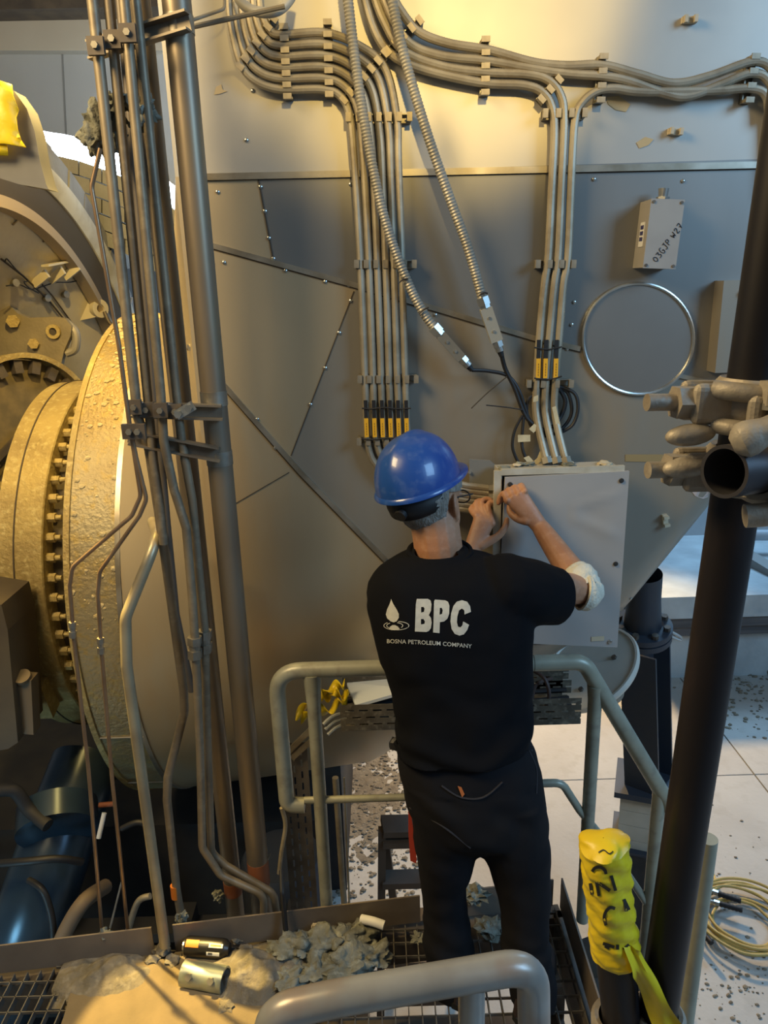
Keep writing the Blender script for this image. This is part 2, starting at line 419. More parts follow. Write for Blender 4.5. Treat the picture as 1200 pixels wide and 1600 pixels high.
# paper scraps and glue marks
def scrap(pts, m, name='paper_scrap', th=.0012):
    MB().plate([PW(x, y, .001) for x, y in pts], th, (0, -1, 0)).build(name, m, duct, ang=0)
scrap([(335, 148), (338, 136), (346, 132), (348, 140), (355, 143), (343, 147)], paper_m)
scrap([(947, 152), (966, 150), (985, 163), (978, 175), (962, 172), (950, 163)], paper_m)
scrap([(994, 223), (1008, 214), (1021, 218), (1013, 227), (999, 232)], paper_m)
scrap([(977, 710), (1056, 710), (1056, 722), (977, 721)], mat('brown_tape', (.30, .22, .10), .5))
scrap([(1080, 767), (1092, 764), (1107, 769), (1106, 776), (1098, 779), (1086, 775)], mat('pink_paper', (.45, .38, .35), .8))
# rectangular access cover at the right edge
cv = MB(); c0, c1 = PW(1108, 452), PW(1135, 566)
cvb = MB().box(((c0.x + c1.x) / 2 + .07, YF - .035, (c0.z + c1.z) / 2), (.19, .07, .30)); o = cvb.build('access_cover', lower_m, duct, ang=0)
MB().box(((c0.x + c1.x) / 2 + .10, YF - .0735, (c0.z + c1.z) / 2 - .005), (.085, .005, .27)).build('cover_flange', mat('cover_flange_sheet', (.40, .42, .45), .35, .7), duct, ang=0)
for dz in (-.11, .11):
    MB().hexa((c0.x + .085, YF - .076, (c0.z + c1.z) / 2 + dz), (c0.x + .085, YF - .084, (c0.z + c1.z) / 2 + dz), .012).build('cover_bolt', bright, duct)

# small loose clips left on the duct
def clip(x, y, label, rot=0):
    p = PW(x, y); t = thing('wall_clip', label, 'clip', p, 'loose conduit clips on the duct')
    R = Matrix.Rotation(rot, 3, 'Y')
    MB().box(p + R @ V((0, -.008, 0)), (.045, .014, .018), R).build('clip_base', cream_m, t, ang=0)
    for s_ in (-1, 1): MB().box(p + R @ V((s_ * .015, -.022, 0)), (.010, .016, .020), R).build('clip_jaw', cream_m, t, ang=0)
clip(1075, 33, 'small cream conduit clip near the top right of the duct')
clip(1053, 207, 'small cream conduit clip above the box with handwriting', radians(5))
clip(1038, 812, 'small cream conduit clip turned upright right of the grey junction box', radians(80))

# ------------------------------------------------------------------ turbine end: insulated casing, coupling, big casing
AX = V((1, 0, 0))
def ringpt(x, r, a): return V((x, AXY - r * sin(a), AXZ + r * cos(a)))   # a = 0 top, pi/2 towards the viewer
ins = thing('insulated_turbine_casing', 'dust-caked ochre cylindrical casing between coupling and duct', 'casing', (-1.15, AXY, FZ))
MB().lathe([(-.215, .55), (-.215, RC - .02), (-.205, RC), (0, RC), (.005, RC - .01), (.005, .5)], (XC, AXY, AXZ), AX, 120).build('shell', mat('casing_sheet', (.33, .28, .165), .5, .35, (.27, .20, .09), 3.2, bump=.5, bscale=60, c3=(.36, .26, .08), scale3=26, amt3=.8), ins, ang=40)
MB().lathe([(-.012, RC), (-.012, RC + .008), (.012, RC + .008), (.012, RC)], (XC - .2, AXY, AXZ), AX, 120).build('end_band', ochre_m, ins)
MB().lathe([(-.010, RC), (-.010, RC + .006), (.010, RC + .006), (.010, RC)], (XC, AXY, AXZ), AX, 120).build('end_band', flash_m, ins)
for a in (1.92, 2.28):
    MB().tube([ringpt(XC - .2 + .02 * i, RC + .003, a) for i in range(11)], .005, 6).build('seam_strip', flash_m, ins)
# dust crumbs lying on top of the casing
cr = MB(); rnd = random.Random(3)
for i in range(420):
    a = abs(rnd.gauss(.0, .40)) if rnd.random() < .6 else rnd.uniform(.1, 1.5)
    if a > 1.55: continue
    x = XC - rnd.uniform(.0, .2); s_ = rnd.choice([.004, .005, .007, .010, .018]) * (1.4 if a < .35 else .62)
    R_ = Matrix.Rotation(a, 3, 'X'); q = MB().blob((0, 0, 0), s_, .35, 2, i, 1, (1.2, 1, .45)); cr.add([ringpt(x, RC + s_ * .1, a) + R_ @ p for p in q.v], q.f)
o = cr.build('dust_crumbs', mat('pale_crumbs', (.50, .42, .25), .95, 0, (.38, .30, .15), 20), ins, ang=0); o['kind'] = 'stuff'
# coupling flange drum
cp = thing('coupling_flange', 'ochre coupling drum with a ring of bolts left of the casing', 'flange', (-1.57, AXY, FZ))
RF = .93
MB().lathe([(-.02, .3), (-.02, RF - .06), (0, RF - .03), (0, RF), (.07, RF), (.072, RF + .006), (.20, RF + .006), (.205, RF), (.205, RF - .06), (.20, .3)], (-1.70, AXY, AXZ), AX, 110).build('drum', ochre_m, cp, ang=30)
MB().lathe([(-.003, RF + .003), (-.003, RF + .010), (.003, RF + .010), (.003, RF + .003)], (-1.62, AXY, AXZ), AX, 110).build('drum_groove', joint_m, cp)
MB().lathe([(0, .25), (0, RF - .10), (.30, RF - .10), (.30, .25)], (-1.52, AXY, AXZ), AX, 80).build('neck', mat('dark_neck', (.10, .08, .05), .7, .2), cp)
bme = MB().hexa((0, 0, 0), (.035, 0, 0), .022).cyl((.035, 0, 0), (.06, 0, 0), .012, 10).mesh('bolt'); bme.materials.append(ochre_m)
for k in range(44):
    a = -.25 + 2 * pi * k / 62
    o = bpy.data.objects.new('bolt', bme); COL.objects.link(o); o.parent = cp; o.matrix_parent_inverse = cp.matrix_basis.inverted()
    o.location = ringpt(-1.495, RF - .045, a); o.rotation_euler = (a, 0, 0)
MB().box(ringpt(-1.60, RF + .04, 2.0), (.06, .09, .20), Matrix.Rotation(.3, 3, 'X')).build('lug', ochre_m, cp, ang=0)
MB().cyl(ringpt(-1.60, RF + .06, 1.92) , ringpt(-1.60, RF + .06, 1.92) + V((0, 0, .02)), .03).build('lug_cap', ochre_m, cp)
# spoked ring left of the drum
rc_ = PY(46, 664, 4.42); rax = V((.80, -.60, .10)).normalized()
rg = thing('spoked_ring', 'dusty ring with dark bolt sockets at the left edge in front of the bracket plate', 'ring', rc_)
MB().lathe([(-.05, .385), (-.05, .415), (.05, .415), (.05, .385), (-.05, .385)], rc_, rax, 72).build('rim', ochre_m, rg)
ru, rv = frame_from(rax)
for k in range(20):
    a = 2 * pi * k / 20; MB().bar(rc_ + (ru * cos(a) + rv * sin(a)) * .30, rc_ + (ru * cos(a) + rv * sin(a)) * .375, .05, .05, rax).build('socket', steel_dk, rg, ang=0)
MB().lathe([(-.045, .0005), (-.045, .38), (-.03, .38), (-.03, .0005)], rc_, rax, 48).build('back_plate', mat('ring_dark', (.12, .095, .05), .7, .1, (.2, .15, .07), 9), rg)
for a in (.6, 2.2, 3.7): MB().bar(rc_, rc_ + (ru * cos(a) + rv * sin(a)) * .36, .035, .03, rax).build('spoke', steel_dk, rg, ang=0)
# large casing half with dark rim, end plate and insulation blocks
XB = -1.80
ARC = (radians(-125), radians(4), (0, 0, 1))
bc = thing('turbine_outer_casing', 'huge cream turbine casing with dark curved rim and insulation blocks, upper left', 'casing', (XB, AXY, FZ))
MB().lathe([(-1.3, 1.15), (-.35, 1.55), (-.12, 1.82)], (XB, AXY, AXZ), AX, 90, *ARC).build('end_plate', casing_m, bc, ang=30)
MB().lathe([(-.12, 1.80), (-.05, 1.80), (-.05, 1.86), (-.12, 1.86)], (XB, AXY, AXZ), AX, 90, *ARC).build('inner_rim', mat('rim_edge', (.42, .34, .24), .6, .2), bc)
MB().lathe([(-.06, 1.86), (-.02, 2.01), (-.3, 2.01)], (XB, AXY, AXZ), AX, 90, *ARC).build('dark_rim', mat('dark_seal', (.085, .07, .05), .6, .2), bc)
MB().lathe([(-.3, 2.01), (-.01, 2.01), (.02, 2.06), (.02, 2.12), (-.02, 2.13), (-.3, 2.13)], (XB, AXY, AXZ), AX, 90, *ARC).build('outer_rim', mat('whitewashed_rim', (.55, .55, .5), .7, 0, (.42, .4, .34), 7), bc)
MB().lathe([(-.06, 2.1), (-.06, 2.29), (-.4, 2.29)], (XB, AXY, AXZ), AX, 90, *ARC).build('block_backing', joint_m, bc)
blk = mat('insulation_block', (.25, .255, .26), .85, 0, (.20, .20, .205), 5, bump=.3, bscale=40)
for row in range(1):
    r0 = 2.135 + row * .155; n = 60
    for k in range(n // 2 + 3):
        a0 = -2 * pi * (k + .5 * (row % 2)) / n; a1 = a0 - 2 * pi / n * .93
        vs = []
        for x in (XB - .08, XB - .02 + .012 * random.random()):
            for r in (r0, r0 + .145):
                for j in range(4): vs.append(ringpt(x, r, a0 + (a1 - a0) * j / 3))
        q = MB().add(vs, [])
        for j in range(3):
            q.f += [(j, j + 1, j + 5, j + 4), (8 + j, 12 + j, 13 + j, 9 + j), (j, 8 + j, 9 + j, j + 1), (4 + j, 5 + j, 13 + j, 12 + j)]
        q.f += [(0, 4, 12, 8), (3, 11, 15, 7)]
        q.build('insulation_block', blk, bc, ang=0)
# welded rails, studs and wires on the end plate
def onplate(x, y):   # point on the cone of the end plate seen at the photo point
    d = ray(x, y); best = None
    for i in range(3000):
        t = 3 + i * .0015; p = EYE + d * t; xx = p.x - XB; r = sqrt((p.y - AXY) ** 2 + (p.z - AXZ) ** 2)
        if xx < -.12:
            rp = 1.55 + (xx + .35) / .23 * .27 if xx > -.35 else 1.15 + (xx + 1.3) / .95 * .4
            if r >= rp: return p
    return EYE + d * 5
ed = MB().tube([onplate(x, y) + V((.012, -.01, 0)) for x, y in ((0, 405), (35, 432), (75, 470), (115, 520))], .006, 6); ed.build('plate_seam', joint_m, bc)
MB().tube([onplate(x, y) + V((.012, -.01, 0)) for x, y in ((55, 435), (80, 462), (100, 490), (118, 515))], .005, 6).build('plate_seam', joint_m, bc)
MB().bar(onplate(55, 416) + V((.07, -.03, 0)), onplate(128, 402) + V((.07, -.03, 0)), .05, .012).build('bracket_bar', casing_m, bc, ang=0)
for x, y in ((60, 425), (85, 420), (108, 414)): MB().bar(onplate(x, y) + V((.065, -.03, -.01)), onplate(x - 8, y + 14) + V((0, 0, -.02)), .018, .05).build('bracket_foot', casing_m, bc, ang=0)
for x, y in ((20, 442), (70, 466), (99, 460)): MB().cyl(onplate(x, y), onplate(x, y) + V((.03, -.02, 0)), .022, 12).build('stud', steel, bc)
MB().tube(spline([onplate(x, y) + V((.03, -.02, 0)) for x, y in ((4, 447), (25, 445), (45, 452), (80, 442), (105, 441), (135, 434))], 6), .004, 6).build('thermocouple_wire', dark_m, bc)
MB().tube(spline([onplate(x, y) + V((.03, -.02, 0)) for x, y in ((2, 410), (4, 405), (8, 408), (20, 422), (38, 438), (32, 441), (40, 450), (55, 458))], 6), .004, 6).build('thermocouple_wire', dark_m, bc)
for x, y, x2, y2 in ((18, 352, 28, 342), (66, 378, 76, 368), (140, 448, 152, 440), (105, 415, 115, 405)):
    MB().tube([onplate(x, y) + V((.01, -.01, 0)), onplate(x2, y2) + V((.01, -.01, 0))], .006, 6).build('clip_pin', steel, bc)
# lifting eye and shackle
le = thing('lifting_lug', 'pale lifting lug with an eye on the casing left of the pipes', 'lug', onplate(150, 480))
lp = onplate(148, 482) + V((.05, -.06, 0))
MB().lathe([(-.02, .028), (-.02, .06), (.02, .06), (.02, .028), (-.02, .028)], lp, (.8, -.6, 0), 24).build('eye', casing_m, le)
MB().bar(lp + V((-.20, .0, -.035)), lp + V((-.03, 0, -.005)), .05, .10).build('lug_arm', casing_m, le, ang=0)
MB().tube(spline([lp + V((.04, -.02, -.02)), lp + V((.07, -.02, -.10)), lp + V((.13, 0, -.13)), lp + V((.15, .03, -.05))], 6), .013, 8).build('shackle', steel_dk, le)
# bracket plate with bolts
bp = thing('bolted_bracket_plate', 'thick dusty bracket plate with round hole and hex bolts above the drum', 'bracket', PY(60, 560, 4.715))
o0 = PY(0, 480, 4.770)
pp = [(-60, 440), (0, 462), (28, 490), (45, 497), (85, 495), (102, 498), (112, 510), (110, 525), (100, 548), (92, 585), (88, 680), (-60, 680)]
P2 = [PY(x, y, 4.750) for x, y in pp]
MB().plate(P2, .05, (0, 1, 0)).build('plate', mat('plate_paint', (.27, .225, .14), .55, .2, (.21, .175, .11), 7, bump=.2), bp, ang=20)
MB().cyl(PY(20, 502, 4.745), PY(20, 502, 4.715), .040, 6).build('hex_bolt', ochre_m, bp, ang=20)
MB().cyl(PY(52, 537, 4.745), PY(52, 537, 4.715), .033, 6).build('hex_bolt', ochre_m, bp, ang=20)
MB().lathe([(0, .023), (0, .043), (.015, .043), (.015, .023)], PY(84, 518, 4.745), (0, -1, 0), 24).build('bushing', ochre_m, bp)
MB().cyl(PY(84, 518, 4.744), PY(84, 518, 4.742), .025, 20).build('bushing_hole', mat('hole_dark', (.05, .04, .03), .8), bp)
MB().tube(spline([PY(105, 505, 4.790), PY(118, 520, 4.790), PY(117, 545, 4.790), PY(104, 552, 4.790)], 6), .026, 10).build('hook', mat('hook_metal', (.36, .33, .27), .5, .4), bp)
# dark rounded duct with a yellow film hanging over it
dk = thing('rounded_grey_cowl', 'grey rounded cowl at the top left edge', 'cowl', PY(20, 290, 3.1))
cw = [(-90, 120), (-10, 128), (22, 142), (42, 170), (54, 205), (62, 250), (72, 288), (76, 296), (30, 288), (-90, 250)]
MB().plate([PY(x, y, 3.0) for x, y in cw], .09, (0, 1, 0)).build('cowl_body', mat('cowl_grey', (.17, .17, .17), .6, .1, (.14, .14, .14), 5), dk, ang=25)
fm = [[(-40, 124), (0, 126), (19, 132)], [(-40, 150), (-5, 150), (21, 150)], [(-40, 172), (0, 172), (30, 172)], [(-40, 186), (0, 184), (26, 184)], [(-40, 200), (0, 200), (28, 202)], [(-40, 220), (0, 218), (34, 220)], [(-40, 224), (8, 225), (41, 231)], ]
rows = [[PY(x, y, 2.96 - .03 * ((i * 7 + j * 5) % 3) / 2) for j, (x, y) in enumerate(r)] for i, r in enumerate(fm)]
g = MB().grid(rows); g.grid([[PY(-40, 222, 2.95), PY(11, 226, 2.95)], [PY(-40, 242, 2.96), PY(13, 243, 2.96)]])
o = g.build('yellow_film', yellow_m, None, ang=60); tag(o, 'torn yellow plastic film hanging over the grey cowl', 'plastic film')
so = o.modifiers.new('thickness', 'SOLIDIFY'); so.thickness = .004

# linear work light behind the blocks
ll = thing('linear_work_light', 'glaring white tube light above the insulation blocks, upper left', 'lamp', PY(150, 250, 5.6))
lp3 = [PY(x, y, 5.6) for x, y in ((20, 205), (60, 222), (110, 231), (150, 244), (200, 264), (240, 287), (290, 326))]
MB().tube(spline(lp3, 4), .075, 12).build('light_tube', mat('tube_glow', (.80, .93, 1.0), .4, emit=14), ll)
for a, b in zip(lp3, lp3[1:]): MB().bar(a + V((0, .12, -.02)), b + V((0, .12, -.02)), .05, .12).build('light_housing', steel, ll, ang=0)
for r in range(5):      # block wall standing behind the rim, below the lamp
    for k in range(8):
        x0_ = 52 + k * 36 + (r % 2) * 18; c4 = []
        for xx, dy in ((x0_, 0), (x0_ + 34, 0), (x0_ + 34, 22), (x0_, 22)): c4.append(PY(xx, line_y([(20, 205), (60, 222), (110, 231), (150, 244), (200, 264), (240, 287), (290, 326), (380, 400)], xx) + 16 + r * 24 + dy, 5.45))
        MB().plate(c4, .12, (0, 1, 0)).build('insulation_block', blk, bc, ang=0)
# upper back panel, ledge and beam
ew = thing('enclosure_panel_wall', 'blue-grey panelled enclosure wall in the upper left background', 'wall panel', (-3, 6.5, FZ))
MB().plate([PY(-200, 79, 6.6), PY(330, 79, 6.6), PY(330, 420, 6.6), PY(-200, 420, 6.6)], .1, (0, 1, 0)).build('lower_panel', wall_m, ew, ang=0)
MB().plate([PY(-200, 24, 6.5), PY(330, 14, 6.5), PY(330, 79, 6.5), PY(-200, 79, 6.5)], .2, (0, 1, 0)).build('upper_panel', wall_lt, ew, ang=0)
MB().bar(PY(97, 82, 6.595), PY(104, 230, 6.595), .012, .01, (0, 1, 0)).build('panel_joint', mat('panel_joint', (.25, .26, .27), .7), ew, ang=0)
MB().bar(PY(-200, 20, 6.4), PY(330, 10, 6.4), .3, .08).build('ledge', steel_dk, ew, ang=0)
MB().plate([PY(-200, -160, 6.6), PY(330, -160, 6.6), PY(330, 12, 6.6), PY(-200, 16, 6.6)], .1, (0, 1, 0)).build('head_panel', mat('brown_wall', (.28, .22, .13), .7, 0, (.2, .16, .1), 6), ew, ang=0)
# ------------------------------------------------------------------ conduits on the duct
def lerp_paths(A, B, t): return [(a + (c - a) * t, b + (d - b) * t) for (a, b), (c, d) in zip(A, B)]
OUT = [(360, -60), (363, 30), (378, 100), (400, 130), (440, 144), (505, 144), (533, 155), (547, 185), (553, 240), (563, 400), (571, 600), (575, 690), (592, 728), (640, 772), (700, 792), (768, 801)]
INN = [(408, -60), (409, 5), (413, 30), (424, 52), (440, 60), (508, 57), (560, 76), (602, 112), (620, 190), (622, 250), (627, 400), (633, 600), (637, 680), (652, 712), (700, 752), (768, 764)]
left_names = ['outermost', 'second', 'third', 'fourth', 'fifth', 'innermost']
for i in range(6):
    path = lerp_paths(OUT, INN, i / 5)
    q = spline([PW(x, y, .036) if x < 690 else V((PY(x, y, 2.56).x, 2.52, PY(x, y, 2.52).z)) for x, y in path], 8)
    o = ribbed(MB(), q, .0125, .008, .06).build('flexible_conduit', conduit_m)
    tag(o, 'dusty conduit of the six-run left bundle, %s on its horizontal run' % ['lowest', 'second from below', 'third from below', 'third from above', 'second from above', 'topmost'][i], 'conduit', 'six conduits in the left bundle')
RB = {
 'a': [(604, -60), (609, -10), (628, 27), (655, 57), (700, 74), (760, 84), (830, 103), (880, 108), (935, 107), (990, 121), (1045, 135), (1100, 124), (1165, 102), (1195, 112), (1212, 150), (1214, 300)],
 'b': [(590, -60), (594, -15), (615, 40), (643, 76), (690, 93), (755, 100), (820, 111), (880, 120), (935, 124), (975, 131), (1030, 150), (1068, 155), (1115, 138), (1163, 120), (1190, 130), (1202, 170), (1203, 300)],
 'c': [(577, -60), (581, -15), (600, 40), (630, 85), (690, 109), (755, 118), (820, 121), (852, 130), (871, 152), (877, 190), (873, 290), (868, 400), (862, 445), (855, 520), (849, 595), (857, 650), (869, 724)],
 'd': [(563, -60), (566, -15), (583, 48), (610, 90), (660, 114), (750, 134), (815, 138), (845, 150), (859, 175), (862, 215), (858, 300), (853, 400), (847, 445), (840, 520), (835, 595), (842, 650), (854, 724)],
 'e': [(1192, 190), (1188, 155), (1165, 143), (1110, 146), (1000, 148), (955, 143), (928, 147), (906, 163), (894, 190), (889, 260), (883, 400), (876, 445), (870, 520), (864, 595), (872, 650), (884, 724)]}
LB = {'a': 'uppermost conduit of the right bundle running to the right frame edge', 'b': 'second conduit of the right bundle running to the right frame edge',
      'c': 'conduit of the right bundle dropping to the box, middle one of the three', 'd': 'conduit of the right bundle dropping to the box, leftmost of the three', 'e': 'conduit from the right edge dropping to the box, rightmost of the three'}
for k, path in RB.items():
    q = spline([PW(x, y, .038) if y < 640 else V((PY(x, y, YF - .09).x, YF - .04 - (y - 640) / 84 * .06, PY(x, y, YF - .04 - (y - 640) / 84 * .06).z)) for x, y in path], 8)
    t = thing('flexible_conduit', LB[k], 'conduit', q[-1], 'conduits in the right bundle')
    ribbed(MB(), q, .0135, .008, .06).build('hose', conduit_m, t)
    if k in 'cde': MB().hexa(q[-1], q[-1] - (q[-1] - q[-3]).normalized() * .022, .019).build('gland_nut', steel, t)
# strut clamps: rail with one saddle between neighbours
def clamp(p0, p1, n, label, g):
    P0, P1 = PW(*p0, .006), PW(*p1, .006); d = P1 - P0; u = d.normalized(); nr = WN((p0[0] + p1[0]) / 2, (p0[1] + p1[1]) / 2)
    w = nr.cross(u).normalized(); t = thing('strut_clamp', label, 'clamp', P0, g)
    r = MB()
    for s_ in (-1, 1): r.add([P0 + w * s_ * .010 + nr * 0, P1 + w * s_ * .010, P1 + w * s_ * .010 + nr * .018, P0 + w * s_ * .010 + nr * .018, P0 + w * s_ * .014, P1 + w * s_ * .014, P1 + w * s_ * .014 + nr * .018, P0 + w * s_ * .014 + nr * .018],
                             [(0, 1, 2, 3), (7, 6, 5, 4), (0, 4, 5, 1), (3, 2, 6, 7), (0, 3, 7, 4), (1, 5, 6, 2)])
    r.bar(P0 - nr * .004, P1 - nr * .004, .028, .004, nr)
    r.build('rail', steel, t, ang=0)
    R = Matrix((u, w, nr)).transposed()
    sd = MB().box((0, 0, 0), (.010, .024, .030), R).box(nr * .017, (.016, .026, .006), R).build('saddle', conduit_m, t, ang=0)
    copies(sd, [P0.lerp(P1, (k + .12) / (n - .76)) + nr * .026 for k in range(n)], t)
G1 = 'strut clamps across the conduits'
clamp((543, 188), (641, 187), 7, 'strut clamp across the left bundle just below its upper bend', G1)
clamp((556, 413), (648, 413), 7, 'strut clamp across the left bundle below the horizontal seam', G1)
clamp((561, 590), (651, 590), 7, 'strut clamp across the left bundle above the yellow tags', G1)
clamp((560, 686), (648, 686), 7, 'strut clamp across the left bundle just above the helmet', G1)
clamp((452, 158), (446, 47), 7, 'upright strut clamp at the left end of the horizontal conduit run', G1)
clamp((516, 155), (513, 40), 7, 'upright strut clamp at the right end of the horizontal conduit run', G1)
clamp((378, 112), (432, 36), 7, 'slanting strut clamp on the left bundle bend, top left', G1)
clamp((537, 163), (603, 88), 7, 'slanting strut clamp on the left bundle bend under the hose', G1)
clamp((845, 182), (910, 181), 4, 'strut clamp where three conduits turn down beside the pale patch', G1)
clamp((834, 413), (893, 413), 4, 'strut clamp across three conduits halfway down to the box', G1)
clamp((820, 597), (890, 597), 4, 'strut clamp across three conduits below their yellow tags', G1)
clamp((755, 152), (756, 66), 5, 'upright strut clamp across the four-run conduits', G1)
clamp((932, 164), (937, 92), 4, 'upright strut clamp across the wavy conduits, middle of the right part', G1)
clamp((1160, 164), (1170, 92), 4, 'upright strut clamp across the wavy conduits at the right edge', G1)
clamp((604, 88), (656, 38), 5, 'slanting strut clamp on the right bundle near the loose hose', G1)
clamp((840, 162), (870, 128), 3, 'short slanting strut clamp where conduits start to drop', G1)
# yellow cable tags
tagy = mat('orange_tag', (.80, .42, .02), .5); 
def cable_tag(x, y, label, off=.055):
    t = thing('cable_tag', label, 'tag', PW(x, y, off), 'orange cable tags'); p = PW(x, y, off)
    MB().box(p, (.0145, .003, .066)).build('tag_plate', tagy, t, ang=0)
    MB().box(p + V((0, .003, .045)), (.013, .004, .10)).build('tag_holder', dark_m, t, ang=0)
    for k in range(5): MB().box(p + V((0, -.002, -.022 + k * .009)), (.002, .001, .006)).build('tag_mark', mat('tag_print', (.25, .13, .02), .6), t, ang=0)
for i in range(6): cable_tag(573 + i * 12.3, 664, 'small orange tag strapped to the left conduit bundle, %s from left' % ['first', 'second', 'third', 'fourth', 'fifth', 'sixth'][i])
for i, x in enumerate((836, 847, 863)): cable_tag(x, 573, 'small orange tag strapped to the three conduits above the box, %s' % ['left one', 'middle one', 'right one'][i])
def tie(pts, label, r=.0028, off=.055):
    o = MB().tube(spline([PW(x, y, off) for x, y in pts], 5), r, 6).build('cable_tie', dark_m); return tag(o, label, 'cable tie', 'black cable ties')
tie([(566, 634), (580, 635), (600, 633), (620, 635), (641, 634)], 'black cable tie above the six orange tags')
tie([(566, 681), (585, 682), (605, 680), (641, 681)], 'black cable tie below the six orange tags')
tie([(830, 541), (850, 544), (862, 542), (872, 540)], 'black cable tie above the three orange tags')
tie([(830, 588), (850, 590), (862, 588), (872, 585)], 'black cable tie below the three orange tags')
tie([(788, 585), (760, 608), (733, 634)], 'long loose black tie end pointing down left', .0022, .06)
tie([(812, 636), (785, 632), (756, 629)], 'long loose black tie end pointing straight left', .0022, .06)
# loose flexible hoses with inline boxes
def hose(path, label, off=.075):
    q = spline([PW(x, y, off) for x, y in path], 10); t = thing('loose_flexible_hose', label, 'hose', q[-1], 'loose flexible hoses')
    ribbed(MB(), q, .0165, .010, .14).build('hose', mat('grey_armoured_hose', (.40, .385, .34), .5, .5, (.30, .28, .23), 10), t); return t, q
def inline_box(t, q, p1, L, w, m):
    """gland, small box, gland along the hose end direction"""
    p0 = q[-1]; d = (V(p1) - p0).normalized(); n = V((0, -1, 0)); s_ = d.cross(n).normalized()
    MB().hexa(p0 - d * .005, p0 + d * .022, .022).hexa(p0 + d * .022, p0 + d * .032, .018).build('gland', bright, t, ang=20)
    b0 = p0 + d * .032; R = Matrix((s_, d, s_.cross(d))).transposed()
    bx = MB().box(b0 + d * L / 2, (w, L, .03), R).build('inline_box', m, t, ang=0)
    for k in (.3, .7): MB().cyl(b0 + d * L * k - V((0, .013, 0)), b0 + d * L * k - V((0, .018, 0)), .005, 8).build('box_screw', bright, bx)
    e = b0 + d * L
    MB().hexa(e, e + d * .02, .018).cyl(e + d * .02, e + d * .036, .014).build('gland', bright, t, ang=20)
    MB().cyl(e + d * .036, e + d * .055, .011, r1=.008).build('rubber_boot', dark_m, t)
    return e + d * .055
tA, qA = hose([(537, -60), (548, 40), (558, 120), (572, 210), (592, 310), (612, 380), (638, 446), (660, 488), (676, 510)], 'ribbed grey hose crossing in front of the left conduit bundle')
eA = inline_box(tA, qA, PW(725, 565, .07), .105, .034, mat('inline_box_dark', (.20, .185, .15), .5, .3))
tB, qB = hose([(598, -60), (613, 20), (632, 105), (665, 215), (700, 315), (728, 392), (749, 466)], 'ribbed grey hose hanging free between the two conduit bundles')
eB = inline_box(tB, qB, PW(771, 530, .07), .115, .040, mat('inline_box_pale', (.34, .33, .28), .5, .2))
for pts, n_ in (([(622, 442), (628, 437), (636, 436)], 'upper'), ([(652, 489), (660, 482), (667, 479)], 'lower')):
    tie(pts, 'black cable tie around the ribbed crossing hose, %s one' % n_, .003, .095)
tie([(743, 461), (750, 457), (756, 458)], 'black cable tie around the free-hanging hose end', .003, .095)
def cable(pts, r, label, m=dark_m, name='black_cable', cat='cable', g='black cables above the box'):
    o = MB().tube(spline(pts, 8), r, 8).build(name, m); return tag(o, label, cat, g)
cable([eA, PW(760, 577, .055), PW(790, 585, .05), PW(808, 610, .05), PW(822, 650, .045), PW(838, 668, .04), PW(858, 676, .04), PW(880, 662, .03), PW(890, 640, .03), PW(884, 612, .03), PW(868, 603, .03)], .0065, 'black cable from the crossing hose running into the coil beside the conduits')
cable([eB, PW(786, 575, .055), PW(800, 603, .05), PW(814, 640, .05), PW(826, 656, .05), PW(850, 668, .05), PW(872, 650, .03), PW(880, 625, .03), PW(870, 604, .03)], .0075, 'black cable from the free-hanging hose curling behind the three conduits')
cable([PW(870, 602, .03), PW(893, 612, .04), PW(898, 635, .045), PW(890, 660, .045), PW(872, 672, .045)], .006, 'black cable loop showing right of the three conduits')
cable([PW(838, 610, .03), PW(822, 622, .04), PW(820, 645, .045), PW(830, 668, .045), PW(850, 678, .045)], .006, 'black cable loop showing left of the three conduits')
cable([PW(812, 645, .05), PW(800, 668, .055), PW(796, 690, .06), PW(800, 706, .06), PW(808, 722, .06)], .0055, 'thin black cable looping down to the box lid, left one')
cable([PW(814, 648, .05), PW(811, 680, .055), PW(812, 698, .06), PW(820, 718, .06)], .0055, 'thin black cable looping down to the box lid, right one')
def label_strip(pts, label, off=.065):
    c = [PW(x, y, off) for x, y in pts]; o = MB().plate(c, .0012, (0, -1, 0)).build('paper_cable_label', mat('cream_label', (.62, .55, .36), .7, 0, (.5, .43, .27), 30), ang=0)
    tag(o, label, 'label', 'paper cable labels')
label_strip([(804, 674), (823, 674), (823, 684), (804, 685)], 'cream paper label on the thin black cable')
label_strip([(821, 665), (829, 657), (837, 662), (828, 671)], 'cream paper label near the black cable bend')
label_strip([(856, 632), (862, 630), (869, 660), (863, 663)], 'cream paper label tucked behind the conduits')
label_strip([(842, 685), (847, 688), (846, 702), (838, 714), (830, 720), (824, 717), (833, 708)], 'long curled cream label just above the box', .075)
label_strip([(812, 708), (820, 705), (829, 715), (820, 718)], 'small cream label lying at the box edge', .075)
label_strip([(828, 616), (835, 613), (835, 622), (827, 624)], 'tiny cream label left of the conduit clamp')

